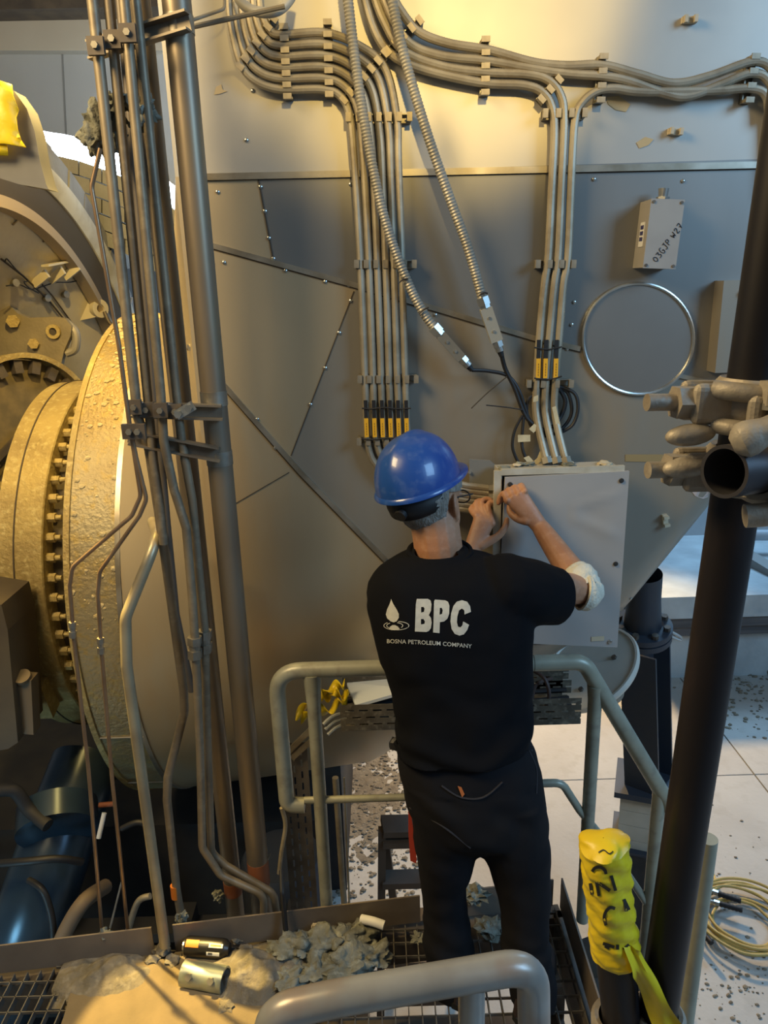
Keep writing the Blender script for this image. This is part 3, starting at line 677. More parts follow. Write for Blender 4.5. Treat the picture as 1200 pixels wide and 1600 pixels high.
# ------------------------------------------------------------------ junction box
BXF = 2.42
jb = thing('junction_box', 'grey junction box the worker is opening', 'junction box', (.6, 2.5, .94))
tl, tr, br_, bl = PY(789, 746, BXF), PY(983, 736, BXF), PY(964, 1011, BXF), PY(776, 1003, BXF)
boxm = mat('box_paint', (.43, .42, .41), .42, .1, (.38, .37, .36), 3, bump=.05, bscale=12)
x0, x1, z0, z1 = .392, .800, .935, 1.562
b = MB()
for c, s_ in (((x0 + .0015, 2.505, (z0 + z1) / 2), (.003, .15, z1 - z0)), ((x1 - .0015, 2.505, (z0 + z1) / 2), (.003, .15, z1 - z0)), (((x0 + x1) / 2, 2.505, z1 - .0015), (x1 - x0 - .006, .15, .003)), (((x0 + x1) / 2, 2.505, z0 + .0015), (x1 - x0 - .006, .15, .003)), (((x0 + x1) / 2, 2.5785, (z0 + z1) / 2), (x1 - x0 - .006, .003, z1 - z0 - .006))): b.box(c, s_)
b.build('box_body', mat('box_body_paint', (.48, .45, .38), .5, .1, (.38, .34, .26), 10), jb, ang=0)
for c, s_ in (((x0 - .012, 2.432, (z0 + z1) / 2), (.024, .014, z1 - z0 + .03)), (((x0 + x1) / 2, 2.432, z1 + .010), (x1 - x0, .014, .02))):
    MB().box(c, s_).build('rim_flange', mat('rim_paint', (.56, .54, .46), .5, .1, (.44, .4, .3), 14), jb, ang=0)
# cover sheet with slight buckles
nx, nz_ = 26, 36; rows = []
for j in range(nz_ + 1):
    r = []
    for i in range(nx + 1):
        u, v = i / nx, j / nz_; p = (tl * (1 - u) + tr * u) * (1 - v) + (bl * (1 - u) + br_ * u) * v
        e = min(u, 1 - u, v, 1 - v); k = noise.noise(V((u * 3, v * 4, 1.7))) * .006 * min(1, e * 6)
        if u > .55: k += .005 * math.exp(-((v - .28 - .3 * (u - .7)) / .03) ** 2) * min(1, e * 8) + .004 * math.exp(-((v - .16 + .2 * (u - .7)) / .02) ** 2) * min(1, e * 8)
        r.append(p + V((0, -k - .003, 0)))
    rows.append(r)
cvm = MB().grid(rows); rim = [rows[0][i] for i in range(nx + 1)] + [rows[j][nx] for j in range(1, nz_ + 1)] + [rows[nz_][i] for i in range(nx - 1, -1, -1)] + [rows[j][0] for j in range(nz_ - 1, 0, -1)]
cvm.grid([[p for p in rim], [p + V((0, .012, 0)) for p in rim]], closed=True)
cover = cvm.build('cover', boxm, jb, ang=40)
hole = mat('screw_hole', (.02, .02, .02), .6)
for x, y in ((971, 751), (962, 881), (953, 1003), (797, 757)):
    MB().lathe([(0, .0085), (.004, .007), (.0045, .0002)], PY(x, y, BXF - .004), (0, -1, 0), 12).build('cover_screw', hole if y != 1003 else bright, cover)
MB().plate([PY(x, y, BXF - .0045) for x, y in ((924, 995), (944, 994), (944, 1001), (924, 1002))], .001, (0, -1, 0)).build('name_plate', cream_m, cover, ang=0)
# side glands
for k, y in enumerate((764, 776, 789, 801)):
    p = V((x0, 2.52, PY(768, y, 2.52).z)); MB().hexa(p + V((-.03, 0, 0)), p + V((-.001, 0, 0)), .019).build('side_gland', steel, jb, ang=20)
mb = MB().plate([PY(x, y, 2.60) for x, y in ((733, 718), (766, 720), (790, 740), (790, 790), (735, 790))], .012, (0, 1, 0)); mb.build('mounting_plate', mat('plate_grey', (.24, .24, .225), .5, .3), jb, ang=0)
MB().cyl(PY(734, 738, 2.598), PY(734, 738, 2.592), .006, 8).build('plate_screw', bright, jb)
# debris on the lid
rb = random.Random(5)
for i in range(15):
    u = rb.random(); p = V((x0 + .01 + u * .38, rb.uniform(2.45, 2.56), z1 + .006))
    s_ = rb.uniform(.010, .018)
    o = MB().blob(p, s_, .5, 2.2, i, 2, (1.3, 1, .45)).build('insulation_crumb', cream_m if i % 2 else wool_m, ang=0)
    tag(o, '%s crumb of insulation lying on the junction box lid' % ('cream' if i % 2 else 'grey'), 'debris', 'crumbs on the junction box lid')

# ------------------------------------------------------------------ small box with handwriting
sb = thing('small_terminal_box', 'small grey terminal box with handwriting above the round cover', 'terminal box', PW(1037, 365))
sc = PW(1034, 366); SBF = YF - .105; cfx = PY(1037, 366, SBF)
RR = Matrix.Rotation(radians(3.5), 3, 'Y')
smat = mat('terminal_box_paint', (.31, .29, .265), .55, 0, (.26, .245, .22), 8)
def sbp(u, v, w=0.): return cfx + RR @ V((u, w, v))
MB().box(sbp(0, 0, .056), (.104, .098, .205), RR).build('box_body', smat, sb, ang=0)
MB().box(sbp(0, 0, .003), (.106, .006, .208), RR).build('lid', mat('terminal_lid', (.34, .325, .30), .5, 0, (.30, .285, .265), 8), sb, ang=0)
for u in (-.044, .044):
    for v in (-.095, .095): MB().cyl(sbp(u, v, .0), sbp(u, v, -.003), .005, 8).build('lid_screw', steel_dk, sb)
MB().hexa(sbp(.0, .103, .05), sbp(0, .115, .05), .021).cyl(sbp(0, .115, .05), sbp(0, .14, .05), .014, r1=.017).build('gland', bright, sb, ang=20)
MB().box(sbp(-.0535, .0, .05), (.002, .04, .075), RR).build('side_label', white_m, sb, ang=0)
for k in range(3): MB().box(sbp(-.055, .022 - k * .018, .05), (.001, .028, .012), RR).build('label_print', mat('print_blue', (.03, .03, .12), .6), sb, ang=0)
G = {'0': [[(.3, 0), (0, .3), (0, .7), (.3, 1), (.6, .7), (.6, .3), (.3, 0)]], '3': [[(0, 1), (.6, .95), (.3, .55), (.6, .35), (.5, .05), (0, 0)]],
     'G': [[(.6, .95), (.2, 1), (0, .5), (.2, 0), (.6, .1), (.6, .45), (.35, .45)]], 'J': [[(.2, 1), (.7, 1)], [(.5, 1), (.45, .2), (.2, 0), (0, .15)]],
     'P': [[(0, 0), (.1, 1), (.55, .95), (.55, .6), (.1, .5)]], 'W': [[(0, .9), (.15, .1), (.35, .6), (.55, .1), (.75, 1)]], '2': [[(0, .8), (.3, 1), (.55, .75), (0, .05), (.6, 0)]], '7': [[(0, 1), (.6, 1), (.25, 0)], [(.1, .5), (.5, .5)]], ' ': []}
wr_ = MB(); cur = 0.; ca, sa = cos(radians(58)), sin(radians(58)); hgt = .0195
for i, ch in enumerate('03GJP W27'):
    for st in G[ch]:
        pts = []
        for x, y in st:
            a = (cur + x * .8) * hgt; bb = (y - .5) * hgt * (1.15 if ch in 'GJ' else 1.); pts.append(sbp(-.018 + a * ca - bb * sa * .9, -.080 + a * sa + bb * ca * .9, -.0008))
        wr_.tube(spline(pts, 3), .0013, 5)
    cur += .42 if ch == ' ' else (.80 if ch != 'W' else .92)
wr_.build('handwriting', mat('marker_ink', (.01, .012, .03), .5), sb)

# ------------------------------------------------------------------ pipes in front, left
YP = 2.30
def vpipe(x, y, Y, r, z0, z1, name, label, m=pipe_m):
    p = PY(x, y, Y); o = MB().cyl((p.x, Y, z0), (p.x, Y, z1), r, 28).build(name, m); tag(o, label, 'pipe', 'pipes standing left of the worker'); return p.x
pa = PY(336, 640, YP).x
A_ = thing('large_steel_pipe', 'thick brown vertical pipe, rightmost of the pipe rack', 'pipe', (pa, YP, -.35), 'pipes standing left of the worker')
MB().cyl((pa, YP, -.45), (pa, YP, 3.6), .0385, 32).build('pipe', pipe_m, A_)
for y in (38, 622, 715):
    z = PY(336, y, YP).z; MB().lathe([(-.022, .0385), (-.022, .0405), (.022, .0405), (.022, .0385)], (pa, YP, z), (0, 0, 1), 32).build('pipe_band', steel, A_)
MB().lathe([(-.04, .0385), (-.04, .0395), (.06, .0395), (.06, .0385)], (pa, YP, PY(400, 1365, YP).z), (0, 0, 1), 32).build('paint_band', mat('rusty_band', (.30, .10, .04), .6), A_)
pb = PY(284, 640, 2.40).x
B_ = thing('large_steel_pipe', 'thick brown vertical pipe, second from right in the pipe rack', 'pipe', (pb, 2.4, -.35), 'pipes standing left of the worker')
MB().cyl((pb, 2.40, -.5), (pb, 2.40, 3.6), .034, 32).build('pipe', pipe_m, B_)
MB().lathe([(-.03, .034), (-.03, .035), (.03, .035), (.03, .034)], (pb, 2.4, PY(350, 1385, 2.4).z), (0, 0, 1), 32).build('paint_band', mat('rusty_band', (.30, .10, .04), .6), B_)
def run(pts, r, label, Y, m=None, rad=.06, name='conduit_pipe', fit=None, g='thin pipes in the pipe rack'):
    P = [PY(p[0], p[1], p[2] if len(p) > 2 else Y) for p in pts]
    t = thing(name, label, 'pipe', P[-1], g)
    MB().tube(fillet(P, rad, 8), r, 14).build('pipe', m or conduit_m2, t)
    for (x, y, yy, L) in (fit or []):
        a, b = PY(x, y, yy), PY(x + .8, y + L, yy)
        MB().hexa(a, a.lerp(b, .35), r * 1.75).cyl(a.lerp(b, .35), a.lerp(b, .6), r * 1.35).hexa(a.lerp(b, .6), b, r * 1.75).build('union_fitting', steel, t, ang=20)
    return t
conduit_m2 = mat('dusty_rack_pipe', (.27, .22, .15), .5, .4, (.19, .155, .11), 7, c3=(.34, .29, .2), scale3=30, amt3=.5)
YQ = 2.20
run([(140, -40), (211, 613), (214, 648), (233, 702, 2.24), (248, 800, 2.26), (287, 1080, 2.26), (288, 1113, 2.26), (262, 1215, 2.24), (261, 1250, 2.24), (276, 1390, 2.24), (282, 1425, 2.24)], .0145, 'dusty thin pipe, leftmost upright of the rack, kinked at its foot', YQ)
run([(166, -40), (230, 613), (240, 720), (250, 790), (256, 850)], .0135, 'dusty thin pipe, second upright from the left in the rack', 2.22)
run([(184, -40), (241, 613), (252, 720), (262, 830), (275, 960), (300, 1080)], .0125, 'darker thin pipe hidden behind the front uprights of the rack', 2.36, mat('dark_rack_pipe', (.14, .12, .10), .5, .4))
run([(190, -40), (251, 613), (256, 690), (272, 765), (291, 825), (300, 930), (306, 1020), (313, 1180), (316, 1325), (345, 1368), (412, 1398), (412, 1440)], .0135, 'dusty thin pipe bending right beside its lower coupling, front one', YQ, fit=[(304, 995, YQ, 33)])
run([(208, -40), (275, 613), (284, 690), (300, 780), (320, 985), (325, 1180), (330, 1332), (352, 1352), (428, 1396), (434, 1440)], .0135, 'dusty thin pipe bending right beside its lower coupling, back one', 2.24, fit=[(320, 985, 2.24, 33)])
run([(238, 815, 2.5), (247, 838, 2.22), (196, 965, 2.14), (198, 1040, 2.12), (258, 1478, 2.04)], .0175, 'pale thick tube slanting up to a cut-back top end', 2.12, mat('pale_tube', (.38, .33, .22), .4, .4, (.28, .23, .15), 8), .10, 'slanted_tube')
copper = mat('brown_copper_tube', (.36, .25, .16), .35, .7, (.27, .18, .11), 12)
run([(157, 232), (143, 292), (186, 540), (202, 660), (220, 775), (206, 806), (113, 886), (109, 915), (114, 985), (138, 1200), (160, 1462)], .0062, 'thin bent instrument tube, left one of the pair', 2.12, copper, .045, 'instrument_tube', [(113, 972, 2.12, 24)], 'thin instrument tubes')
run([(203, 668), (214, 720), (229, 780), (218, 806), (156, 893), (153, 925), (158, 1010), (175, 1215), (200, 1455)], .0062, 'thin bent instrument tube, right one of the pair', 2.12, copper, .045, 'instrument_tube', [(157, 997, 2.12, 24)], 'thin instrument tubes')
# rack brackets
def bracket(a, b, label, blocks, w=.05):
    t = thing('rack_bracket', label, 'bracket', a, 'pipe rack brackets'); a, b = V(a), V(b); d = (b - a).normalized()
    up = V((0, 0, 1)); n = d.cross(up).normalized()
    MB().bar(a, b, w * .62, .006).bar(a + V((0, 0, -.02)) - n * w * .3, b + V((0, 0, -.02)) - n * w * .3, .005, .04).bar(a + V((0, 0, -.04)), b + V((0, 0, -.04)), w * .62, .006).build('channel', mat('bracket_steel', (.24, .21, .16), .5, .5, (.16, .13, .1), 12), t, ang=0)
    for x, y, Y in blocks:
        p = PY(x, y, Y); k = MB().box(p, (.042, .014, .042)).build('clamp_block', steel_dk, t, ang=0)
        MB().hexa(p + V((.0, -.007, .0)), p + V((.0, -.015, 0)), .009).build('clamp_bolt', steel, k, ang=20)
bracket(PY(203, 629, 2.21), PY(346, 634, 2.25), 'clamp bracket across the pipe rack beside the bright nut, upper of two', [(210, 636, 2.175), (229, 640, 2.19), (251, 641, 2.175), (274, 643, 2.19)])
bracket(PY(198, 672, 2.21), PY(342, 700, 2.25), 'clamp bracket across the pipe rack, lower of two', [(203, 674, 2.10), (216, 674, 2.10)])
bracket(PY(138, 66, 2.30), PY(292, 18, 2.24), 'clamp bracket across the top of the pipe rack', [(150, 72, 2.17), (176, 62, 2.19), (200, 52, 2.17)])
nb = thing('bright_strut_nut', 'shiny zinc clamp on the upper pipe rack bracket', 'clamp', PY(289, 641, 2.16))
pn = PY(289, 641, 2.165); R = Matrix.Rotation(radians(-28), 3, 'Y')
MB().box(pn, (.055, .024, .028), R).build('clamp_body', bright, nb, ang=0)
for s_ in (-1, 1): MB().hexa(pn + R @ V((s_ * .018, -.012, 0)), pn + R @ V((s_ * .018, -.026, 0)), .011).build('clamp_nut', bright, nb, ang=20)
# wool caught on the rack
for k, (x, y, r, l) in enumerate(((160, 205, .05, 'lower left clump'), (176, 170, .035, 'upper clump'), (222, 175, .035, 'right clump'), (150, 218, .03, 'lowest tuft'))):
    o = MB().blob(PY(x, y, 2.26), r, .5, 2.4, k + 11, 4, (1, .8, 1.1)).build('insulation_tuft', wool_m, ang=60); tag(o, 'grey insulation wool caught between the upper rack pipes, %s' % l, 'insulation', 'wool tufts on the rack')
# rods and loop at the top
o = MB().tube([PY(292, 44, 2.40), PY(445, 10, 2.40)], .007, 8).build('tie_rod', steel); tag(o, 'thin metal rod reaching from the pipe rack to the upper conduits', 'rod')
o = MB().tube(fillet([PY(296, 33, 2.5), PY(350, 14, 2.55), PY(352, -20, 2.6)], .02), .005, 8).build('thin_rod', conduit_m); tag(o, 'thin bent rod on the duct above the pipe rack rod', 'rod')
o = MB().tube(spline([PY(360, -30, 2.5), PY(378, 5, 2.46), (PY(405, 19, 2.44)), PY(435, 16, 2.44), PY(455, -5, 2.46), PY(462, -35, 2.5)], 8), .014, 12).build('hose_loop', mat('grey_hose', (.36, .34, .29), .5)); tag(o, 'grey hose loop dipping in at the top edge', 'hose')
# ------------------------------------------------------------------ the worker
def capsule(mb, pts, rs, n=14, sub=4):
    """rounded tapering limb through points"""
    P = spline(pts, sub) if len(pts) > 2 else [V(pts[0]).lerp(V(pts[1]), k / sub) for k in range(sub + 1)]
    m = len(pts) - 1; R = []
    for i in range(len(P)):
        t = i / (len(P) - 1) * m; k = min(int(t), m - 1); R.append(rs[k] + (rs[k + 1] - rs[k]) * (t - k))
    d0 = (P[1] - P[0]).normalized(); d1 = (P[-1] - P[-2]).normalized(); a = []; ar = []; b = []; br = []
    for k in range(4, 0, -1):
        t = pi / 2 * k / 4.3; a.append(P[0] - d0 * R[0] * sin(t)); ar.append(R[0] * cos(t))
    for k in range(1, 5):
        t = pi / 2 * k / 4.3; b.append(P[-1] + d1 * R[-1] * sin(t)); br.append(R[-1] * cos(t))
    return mb.tube(a + P + b, ar + R + br, n)
def ellipsoid(mb, c, ax, n=20, m=14):
    """ax: three half-axis vectors"""
    rows = []
    for i in range(m + 1):
        t = pi * i / m; rows.append([V(c) + ax[2] * cos(t) + (ax[0] * cos(2 * pi * j / n) + ax[1] * sin(2 * pi * j / n)) * max(sin(t), .01) for j in range(n)])
    mb.grid(rows, closed=True); o = len(mb.v)
    mb.f.append(tuple(range(o - n, o))); mb.f.append(tuple(range(o - (m + 1) * n, o - m * n))[::-1]); return mb
def loft(mb, rings, n=32, p=2.4, sub=3):
    """rings: (y_px, xl_px, xr_px, Y, half depth)"""
    L, Rr, D = [], [], []
    for y, a, b, Y, d in rings: L.append(PY(a, y, Y)); Rr.append(PY(b, y, Y)); D.append(V((d, 0, 0)))
    L = spline(L, sub); Rr = spline(Rr, sub); D = spline(D, sub); rows = []
    for l, r, d in zip(L, Rr, D):
        c = (l + r) / 2; u = (r - l) / 2; row = []
        for j in range(n):
            a = 2 * pi * j / n; ca, sa = cos(a), sin(a)
            row.append(c + u * (abs(ca) ** (2 / p) * (1 if ca > 0 else -1)) + V((0, d.x, 0)) * (abs(sa) ** (2 / p) * (1 if sa > 0 else -1)))
        rows.append(row)
    o = len(mb.v); mb.grid(rows, closed=True); k = len(rows)
    mb.f.append(tuple(o + j for j in range(n))[::-1]); mb.f.append(tuple(o + (k - 1) * n + j for j in range(n))); return mb
def remesh(mb, voxel, name, smooth=2, wr=None):
    """union of closed shapes as one continuous skin"""
    me = mb.mesh(name + '_raw', 0, True); o = bpy.data.objects.new(name + '_raw', me); COL.objects.link(o)
    r = o.modifiers.new('r', 'REMESH'); r.mode = 'VOXEL'; r.voxel_size = voxel
    if smooth:
        s_ = o.modifiers.new('s', 'SMOOTH'); s_.iterations = smooth; s_.factor = .5
    dg = bpy.context.evaluated_depsgraph_get(); out = bpy.data.meshes.new_from_object(o.evaluated_get(dg)); out.name = name
    bpy.data.objects.remove(o); bpy.data.meshes.remove(me)
    if wr:
        nrm = [v.normal.copy() for v in out.vertices]
        for v, n_ in zip(out.vertices, nrm): v.co += n_ * wr(v.co, n_)
    out.shade_smooth(); return out
skin = mat('skin', (.43, .22, .125), .5, 0, (.37, .175, .095), 16, bump=.08, bscale=90, c3=(.50, .30, .2), scale3=60, amt3=.4)
shirt_m = mat('black_cotton', (.0035, .004, .006), .9, spec=.15)
trou_m = mat('dark_work_cloth', (.0075, .0075, .010), .88, 0, (.011, .0105, .012), 7, spec=.2)
person = thing('person', 'worker seen from behind in black t-shirt, dark trousers and blue hard hat', 'person', (.3, 1.9, 0))
# --- joints
SHL, SHR = PY(615, 915, 2.04), PY(806, 912, 1.99)
ELR, WRR = PY(912, 922, 2.12), PY(846, 826, 2.335)
ELL, WRL = PY(690, 975, 2.30), PY(732, 872, 2.36)
HC = PY(671, 783, 2.10)
F = V((.56, .80, -.16)).normalized(); U = (V((-.14, .0, 1)) - F * V((-.14, 0, 1)).dot(F)).normalized(); RT = F.cross(U)   # head frame
body = MB()
loft(body, [(892, 650, 730, 2.04, .05), (915, 605, 805, 2.01, .085), (980, 605, 812, 2.0, .105), (1060, 630, 812, 1.98, .105), (1120, 635, 812, 1.96, .11), (1190, 640, 825, 1.93, .11), (1250, 660, 835, 1.93, .10)])
capsule(body, [PY(690, 888, 2.07), PY(684, 850, 2.062), PY(678, 810, 2.078)], [.070, .071, .071])
# head: cranium, jaw, nose, ears, brow, eyes
ellipsoid(body, HC + U * 0.0392 - F * 0.0056, [F * 0.1098, RT * 0.0874, U * 0.1176])
ellipsoid(body, HC - U * 0.0504 + F * 0.0392, [F * 0.0762, RT * 0.0672, U * 0.0840])
ellipsoid(body, HC - U * 0.1064 + F * 0.0728, [F * 0.0336, RT * 0.0336, U * 0.0291])
capsule(body, [HC + F * 0.1098 + U * 0.0168, HC + F * 0.1322 - U * 0.0392], [.010, .015], 10)
ellipsoid(body, HC + F * 0.1086 - U * 0.0806, [F * 0.0134, RT * 0.0291, U * 0.0112])
for s_ in (-1, 1):
    e = HC + RT * s_ * 0.0900 - U * 0.0134 - F * 0.0067
    ellipsoid(body, e, [F * 0.0224 - RT * s_ * 0.0045, RT * s_ * 0.0112 - F * 0.0067, U * 0.0381 - F * 0.0067])
    ellipsoid(body, e - U * 0.0291 + F * 0.0045, [F * 0.0112, RT * s_ * 0.0090, U * 0.0134])
    ellipsoid(body, HC + F * 0.0986 + RT * s_ * 0.0358 + U * 0.0134, [F * 0.0112, RT * 0.0190, U * 0.0112])
# arms
capsule(body, [SHR, SHR.lerp(ELR, .5), ELR], [.062, .052, .043])
capsule(body, [ELR, ELR.lerp(WRR, .3), WRR], [.043, .045, .030])
capsule(body, [SHL, SHL.lerp(ELL, .5), ELL], [.062, .050, .042])
capsule(body, [ELL, ELL.lerp(WRL, .35), WRL], [.042, .044, .029])
# right hand: back towards us, fingers closing over the cover's left edge
def palm(c0, c1, side, thick, w0, w1):
    d = (c1 - c0); n_ = d.cross(side).normalized(); rows = []
    for k in range(7):
        t = k / 6; c = c0.lerp(c1, t); w = w0 + (w1 - w0) * t; th = thick * (1 - .25 * t)
        rows.append([c + side * w * cos(a) + n_ * th * sin(a) for a in [2 * pi * j / 14 for j in range(14)]])
    o = len(body.v); body.grid(rows, closed=True); body.f.append(tuple(o + j for j in range(14))[::-1]); body.f.append(tuple(o + 6 * 14 + j for j in range(14)))
K = PY(806, 776, 2.362); sdR = (PY(832, 762, 2.372) - PY(789, 785, 2.366)).normalized()
palm(WRR, K, sdR, .019, .027, .040)
for i, L_ in enumerate((.92, 1.0, .95, .78)):
    k0 = K + sdR * (-.031 + .021 * i); f1 = k0 + (V((-.16, .62, .42)).normalized() * .038 * L_); f2 = f1 + V((-.45, .45, -.75)).normalized() * .026 * L_; f3 = f2 + V((-.25, -.10, -.95)).normalized() * .020 * L_
    capsule(body, [k0, f1, f2, f3], [.0115, .0105, .0095, .0082], 10, 3)
    ellipsoid(body, k0 + V((0, -.004, .004)), [V((.011, 0, 0)), V((0, .010, 0)), V((0, 0, .011))], 10, 8)
tb = WRR.lerp(K, .35) - sdR * .022
capsule(body, [tb, tb + V((-.030, .018, .004)), tb + V((-.048, .042, .022)), tb + V((-.044, .058, .046))], [.017, .0135, .0115, .009], 10, 3)
# left hand: thumb and forefinger pinching the box edge
KL = PY(757, 812, 2.405); sdL = (PY(772, 822, 2.39) - PY(738, 806, 2.42)).normalized()
palm(WRL, KL, sdL, .019, .026, .038)
for i, (a, b, c) in enumerate((((762, 790, 2.43), (772, 786, 2.445), (779, 800, 2.435)), ((752, 786, 2.45), (764, 780, 2.465), (775, 792, 2.46)), ((743, 788, 2.46), (754, 782, 2.48), (766, 790, 2.48)), ((736, 796, 2.46), (744, 789, 2.48), (754, 794, 2.485)))):
    k0 = KL + sdL * (.030 - .020 * i)
    capsule(body, [k0, PY(*a), PY(*b), PY(*c)], [.0115, .0105, .0098, .0082], 10, 3)
tl_ = WRL.lerp(KL, .40) + sdL * .024
capsule(body, [tl_, PY(778, 838, 2.375), PY(789, 824, 2.38), PY(792, 812, 2.39)], [.016, .0135, .0115, .009], 10, 3)
# legs
HL, HR = PY(685, 1235, 1.93), PY(792, 1235, 1.92)
FTL, FTR = V((.19, 1.90, .05)), V((.415, 1.83, .05))
KNL, KNR = PY(690, 1345, 1.95), PY(812, 1350, 1.90)
ANL, ANR = FTL + V((0, 0, .05)), FTR + V((0, 0, .05))
for h, k, a in ((HL, KNL, ANL), (HR, KNR, ANR)): capsule(body, [h, h.lerp(k, .5), k, k.lerp(a, .4), a], [.085, .072, .055, .050, .036])
for a in (ANL, ANR): capsule(body, [a + V((0, -.03, -.055)), a + V((.03, .15, -.065))], [.035, .030])
bo = obj('body', remesh(body, .0036, 'body', 3), skin, person)
# --- t-shirt
sh = MB()
loft(sh, [(856, 648, 726, 2.045, .068), (866, 634, 744, 2.04, .078), (880, 604, 795, 2.03, .098), (905, 581, 828, 2.015, .122), (945, 573, 833, 2.005, .138), (1000, 584, 831, 1.99, .140), (1060, 606, 831, 1.98, .138), (1115, 617, 830, 1.96, .140), (1168, 620, 826, 1.94, .146)], 40, 2.5)
capsule(sh, [PY(790, 920, 1.995), PY(830, 926, 2.02), PY(862, 932, 2.06)], [.105, .098, .088], 20)
capsule(sh, [PY(624, 925, 2.03), PY(628, 935, 2.12), PY(648, 945, 2.20)], [.098, .09, .08], 20)
def fold(co, n_):
    k = noise.noise(V((co.x * 5 + co.z * 7, co.y * 6, co.z * 5 - co.x * 6))) * .006
    k += .004 * noise.noise(co * 16)
    dz = co.z - .93
    if dz < .22: k += .005 * sin(co.z * 62 + 5 * noise.noise(co * 6)) * max(0, 1 - dz / .22)
    return k
sme = remesh(sh, .0075, 'tshirt', 3, fold)
# cut the sleeve and hem open: remove caps
bm = bmesh.new(); bm.from_mesh(sme)
hem = PY(722, 1163, 1.94).z; sc_, sd_ = PY(862, 932, 2.06), (PY(862, 932, 2.06) - PY(830, 926, 2.02)).normalized()
colc = PY(686, 862, 2.0)
def cut(co, no, near=None, rad=9.):
    g = [v for v in bm.verts if near is None or (v.co - near).length < rad]; gs = set(g)
    e = [x for x in bm.edges if x.verts[0] in gs and x.verts[1] in gs]; f = [x for x in bm.faces if all(v in gs for v in x.verts)]
    bmesh.ops.bisect_plane(bm, geom=g + e + f, plane_co=co, plane_no=no, clear_outer=True)
cut(V((0, 0, hem)), V((.03, 0, -1)))
cut(sc_ + sd_ * .012, sd_ + V((0, 0, .12)), sc_ + sd_ * .06, .17)
cut(PY(686, 866, 2.0), V((-.03, -.10, 1)))
bm.to_mesh(sme); bm.free(); sme.shade_smooth()
tee = obj('tshirt', sme, shirt_m, person)
so = tee.modifiers.new('cloth', 'SOLIDIFY'); so.thickness = .003; so.offset = -1
cc_ = PY(687, 863, 2.045)
MB().tube([cc_ + V((.088 * cos(a), .078 * sin(a), .003 + .012 * sin(a))) for a in [2 * pi * j / 40 for j in range(40)]], .0085, 10, closed=True).build('collar', shirt_m, tee)
SBV = BVHTree.FromPolygons([v.co.copy() for v in sme.vertices], [tuple(p.vertices) for p in sme.polygons])
def on_shirt(x, y, off=.0022):
    d = ray(x, y).normalized(); h, n_, i, t = SBV.ray_cast(EYE, d)
    if h is None: return None
    return h - d * off
from mathutils.geometry import tessellate_polygon
print_m = mat('white_print', (.52, .52, .46), .7, 0, (.44, .44, .40), 60)
def decal(loops, name, f, parent=tee, m=print_m, cuts=2):
    vs = [V((x, y, 0)) for l in loops for x, y in l]; tri = tessellate_polygon([[V((x, y, 0)) for x, y in l] for l in loops])
    me = bpy.data.meshes.new(name); me.from_pydata([tuple(v) for v in vs], [], [tuple(t) for t in tri])
    return wrap(me, name, f, parent, m, cuts)
def wrap(me, name, f, parent, m, cuts):
    bm = bmesh.new(); bm.from_mesh(me)
    if cuts: bmesh.ops.subdivide_edges(bm, edges=bm.edges, cuts=cuts, use_grid_fill=True)
    bad = []
    for v in bm.verts:
        q = on_shirt(*f(v.co.x, v.co.y))
        if q is None: bad.append(v)
        else: v.co = q
    bmesh.ops.delete(bm, geom=bad, context='VERTS'); bm.to_mesh(me); bm.free(); me.shade_smooth()
    return obj(name, me, m, parent)
c7 = lambda x, y: (580 + x / 6.667, 920 + y / 6.667)
decal([[(455, 445), (465, 160), (475, 105), (590, 105), (618, 120), (628, 160), (622, 230), (600, 275), (622, 300), (630, 350), (622, 410), (600, 440), (575, 450)], [(520, 190), (545, 188), (556, 205), (550, 240), (520, 248)], [(518, 315), (545, 315), (560, 340), (555, 365), (518, 372)]], 'print_letter_b', c7)
decal([[(645, 455), (655, 130), (665, 112), (770, 120), (800, 135), (815, 175), (812, 260), (795, 310), (760, 340), (715, 348), (712, 462)], [(715, 200), (735, 198), (745, 225), (738, 262), (712, 270)]], 'print_letter_p', c7)
decal([[(1040, 240), (972, 268), (970, 225), (945, 205), (915, 225), (897, 290), (893, 350), (905, 395), (930, 402), (950, 380), (958, 340), (1020, 375), (1000, 430), (965, 475), (920, 488), (870, 470), (838, 420), (825, 340), (832, 260), (855, 180), (890, 135), (945, 118), (1000, 135), (1030, 180)]], 'print_letter_c', c7)
decal([[(208, 105), (225, 150), (265, 215), (287, 260), (288, 300), (265, 338), (235, 350), (200, 338), (165, 305), (152, 265), (165, 215), (195, 150)]], 'drop_emblem', c7)
decal([[(185, 420), (195, 395), (220, 378), (250, 378), (280, 395), (295, 420), (270, 430), (210, 430)]], 'drop_emblem', c7)
for rx, ry, a0, a1, cx, cy in ((135, 48, .15 * pi, 1.25 * pi, 262, 384), (135, 48, -.45 * pi, .12 * pi, 262, 384), (88, 36, .3 * pi, 1.3 * pi, 245, 384), (88, 36, -.4 * pi, .2 * pi, 245, 384)):
    aa = np.linspace(a0, a1, 15); loop = [(cx + rx * cos(a), cy + ry * sin(a)) for a in aa] + [(cx + (rx - 8) * cos(a), cy + (ry - 7) * sin(a)) for a in aa[::-1]]
    decal([loop], 'ripple_emblem', c7, cuts=0)
tcu = bpy.data.curves.new('text', 'FONT'); tcu.body = 'BOSNA PETROLEUM COMPANY'; tcu.offset = .012; tcu.resolution_u = 3; tcu.space_character = 1.02
to = bpy.data.objects.new('text', tcu); COL.objects.link(to)
tme = bpy.data.meshes.new_from_object(to.evaluated_get(bpy.context.evaluated_depsgraph_get())); bpy.data.objects.remove(to)
xw = max(v.co.x for v in tme.vertices)
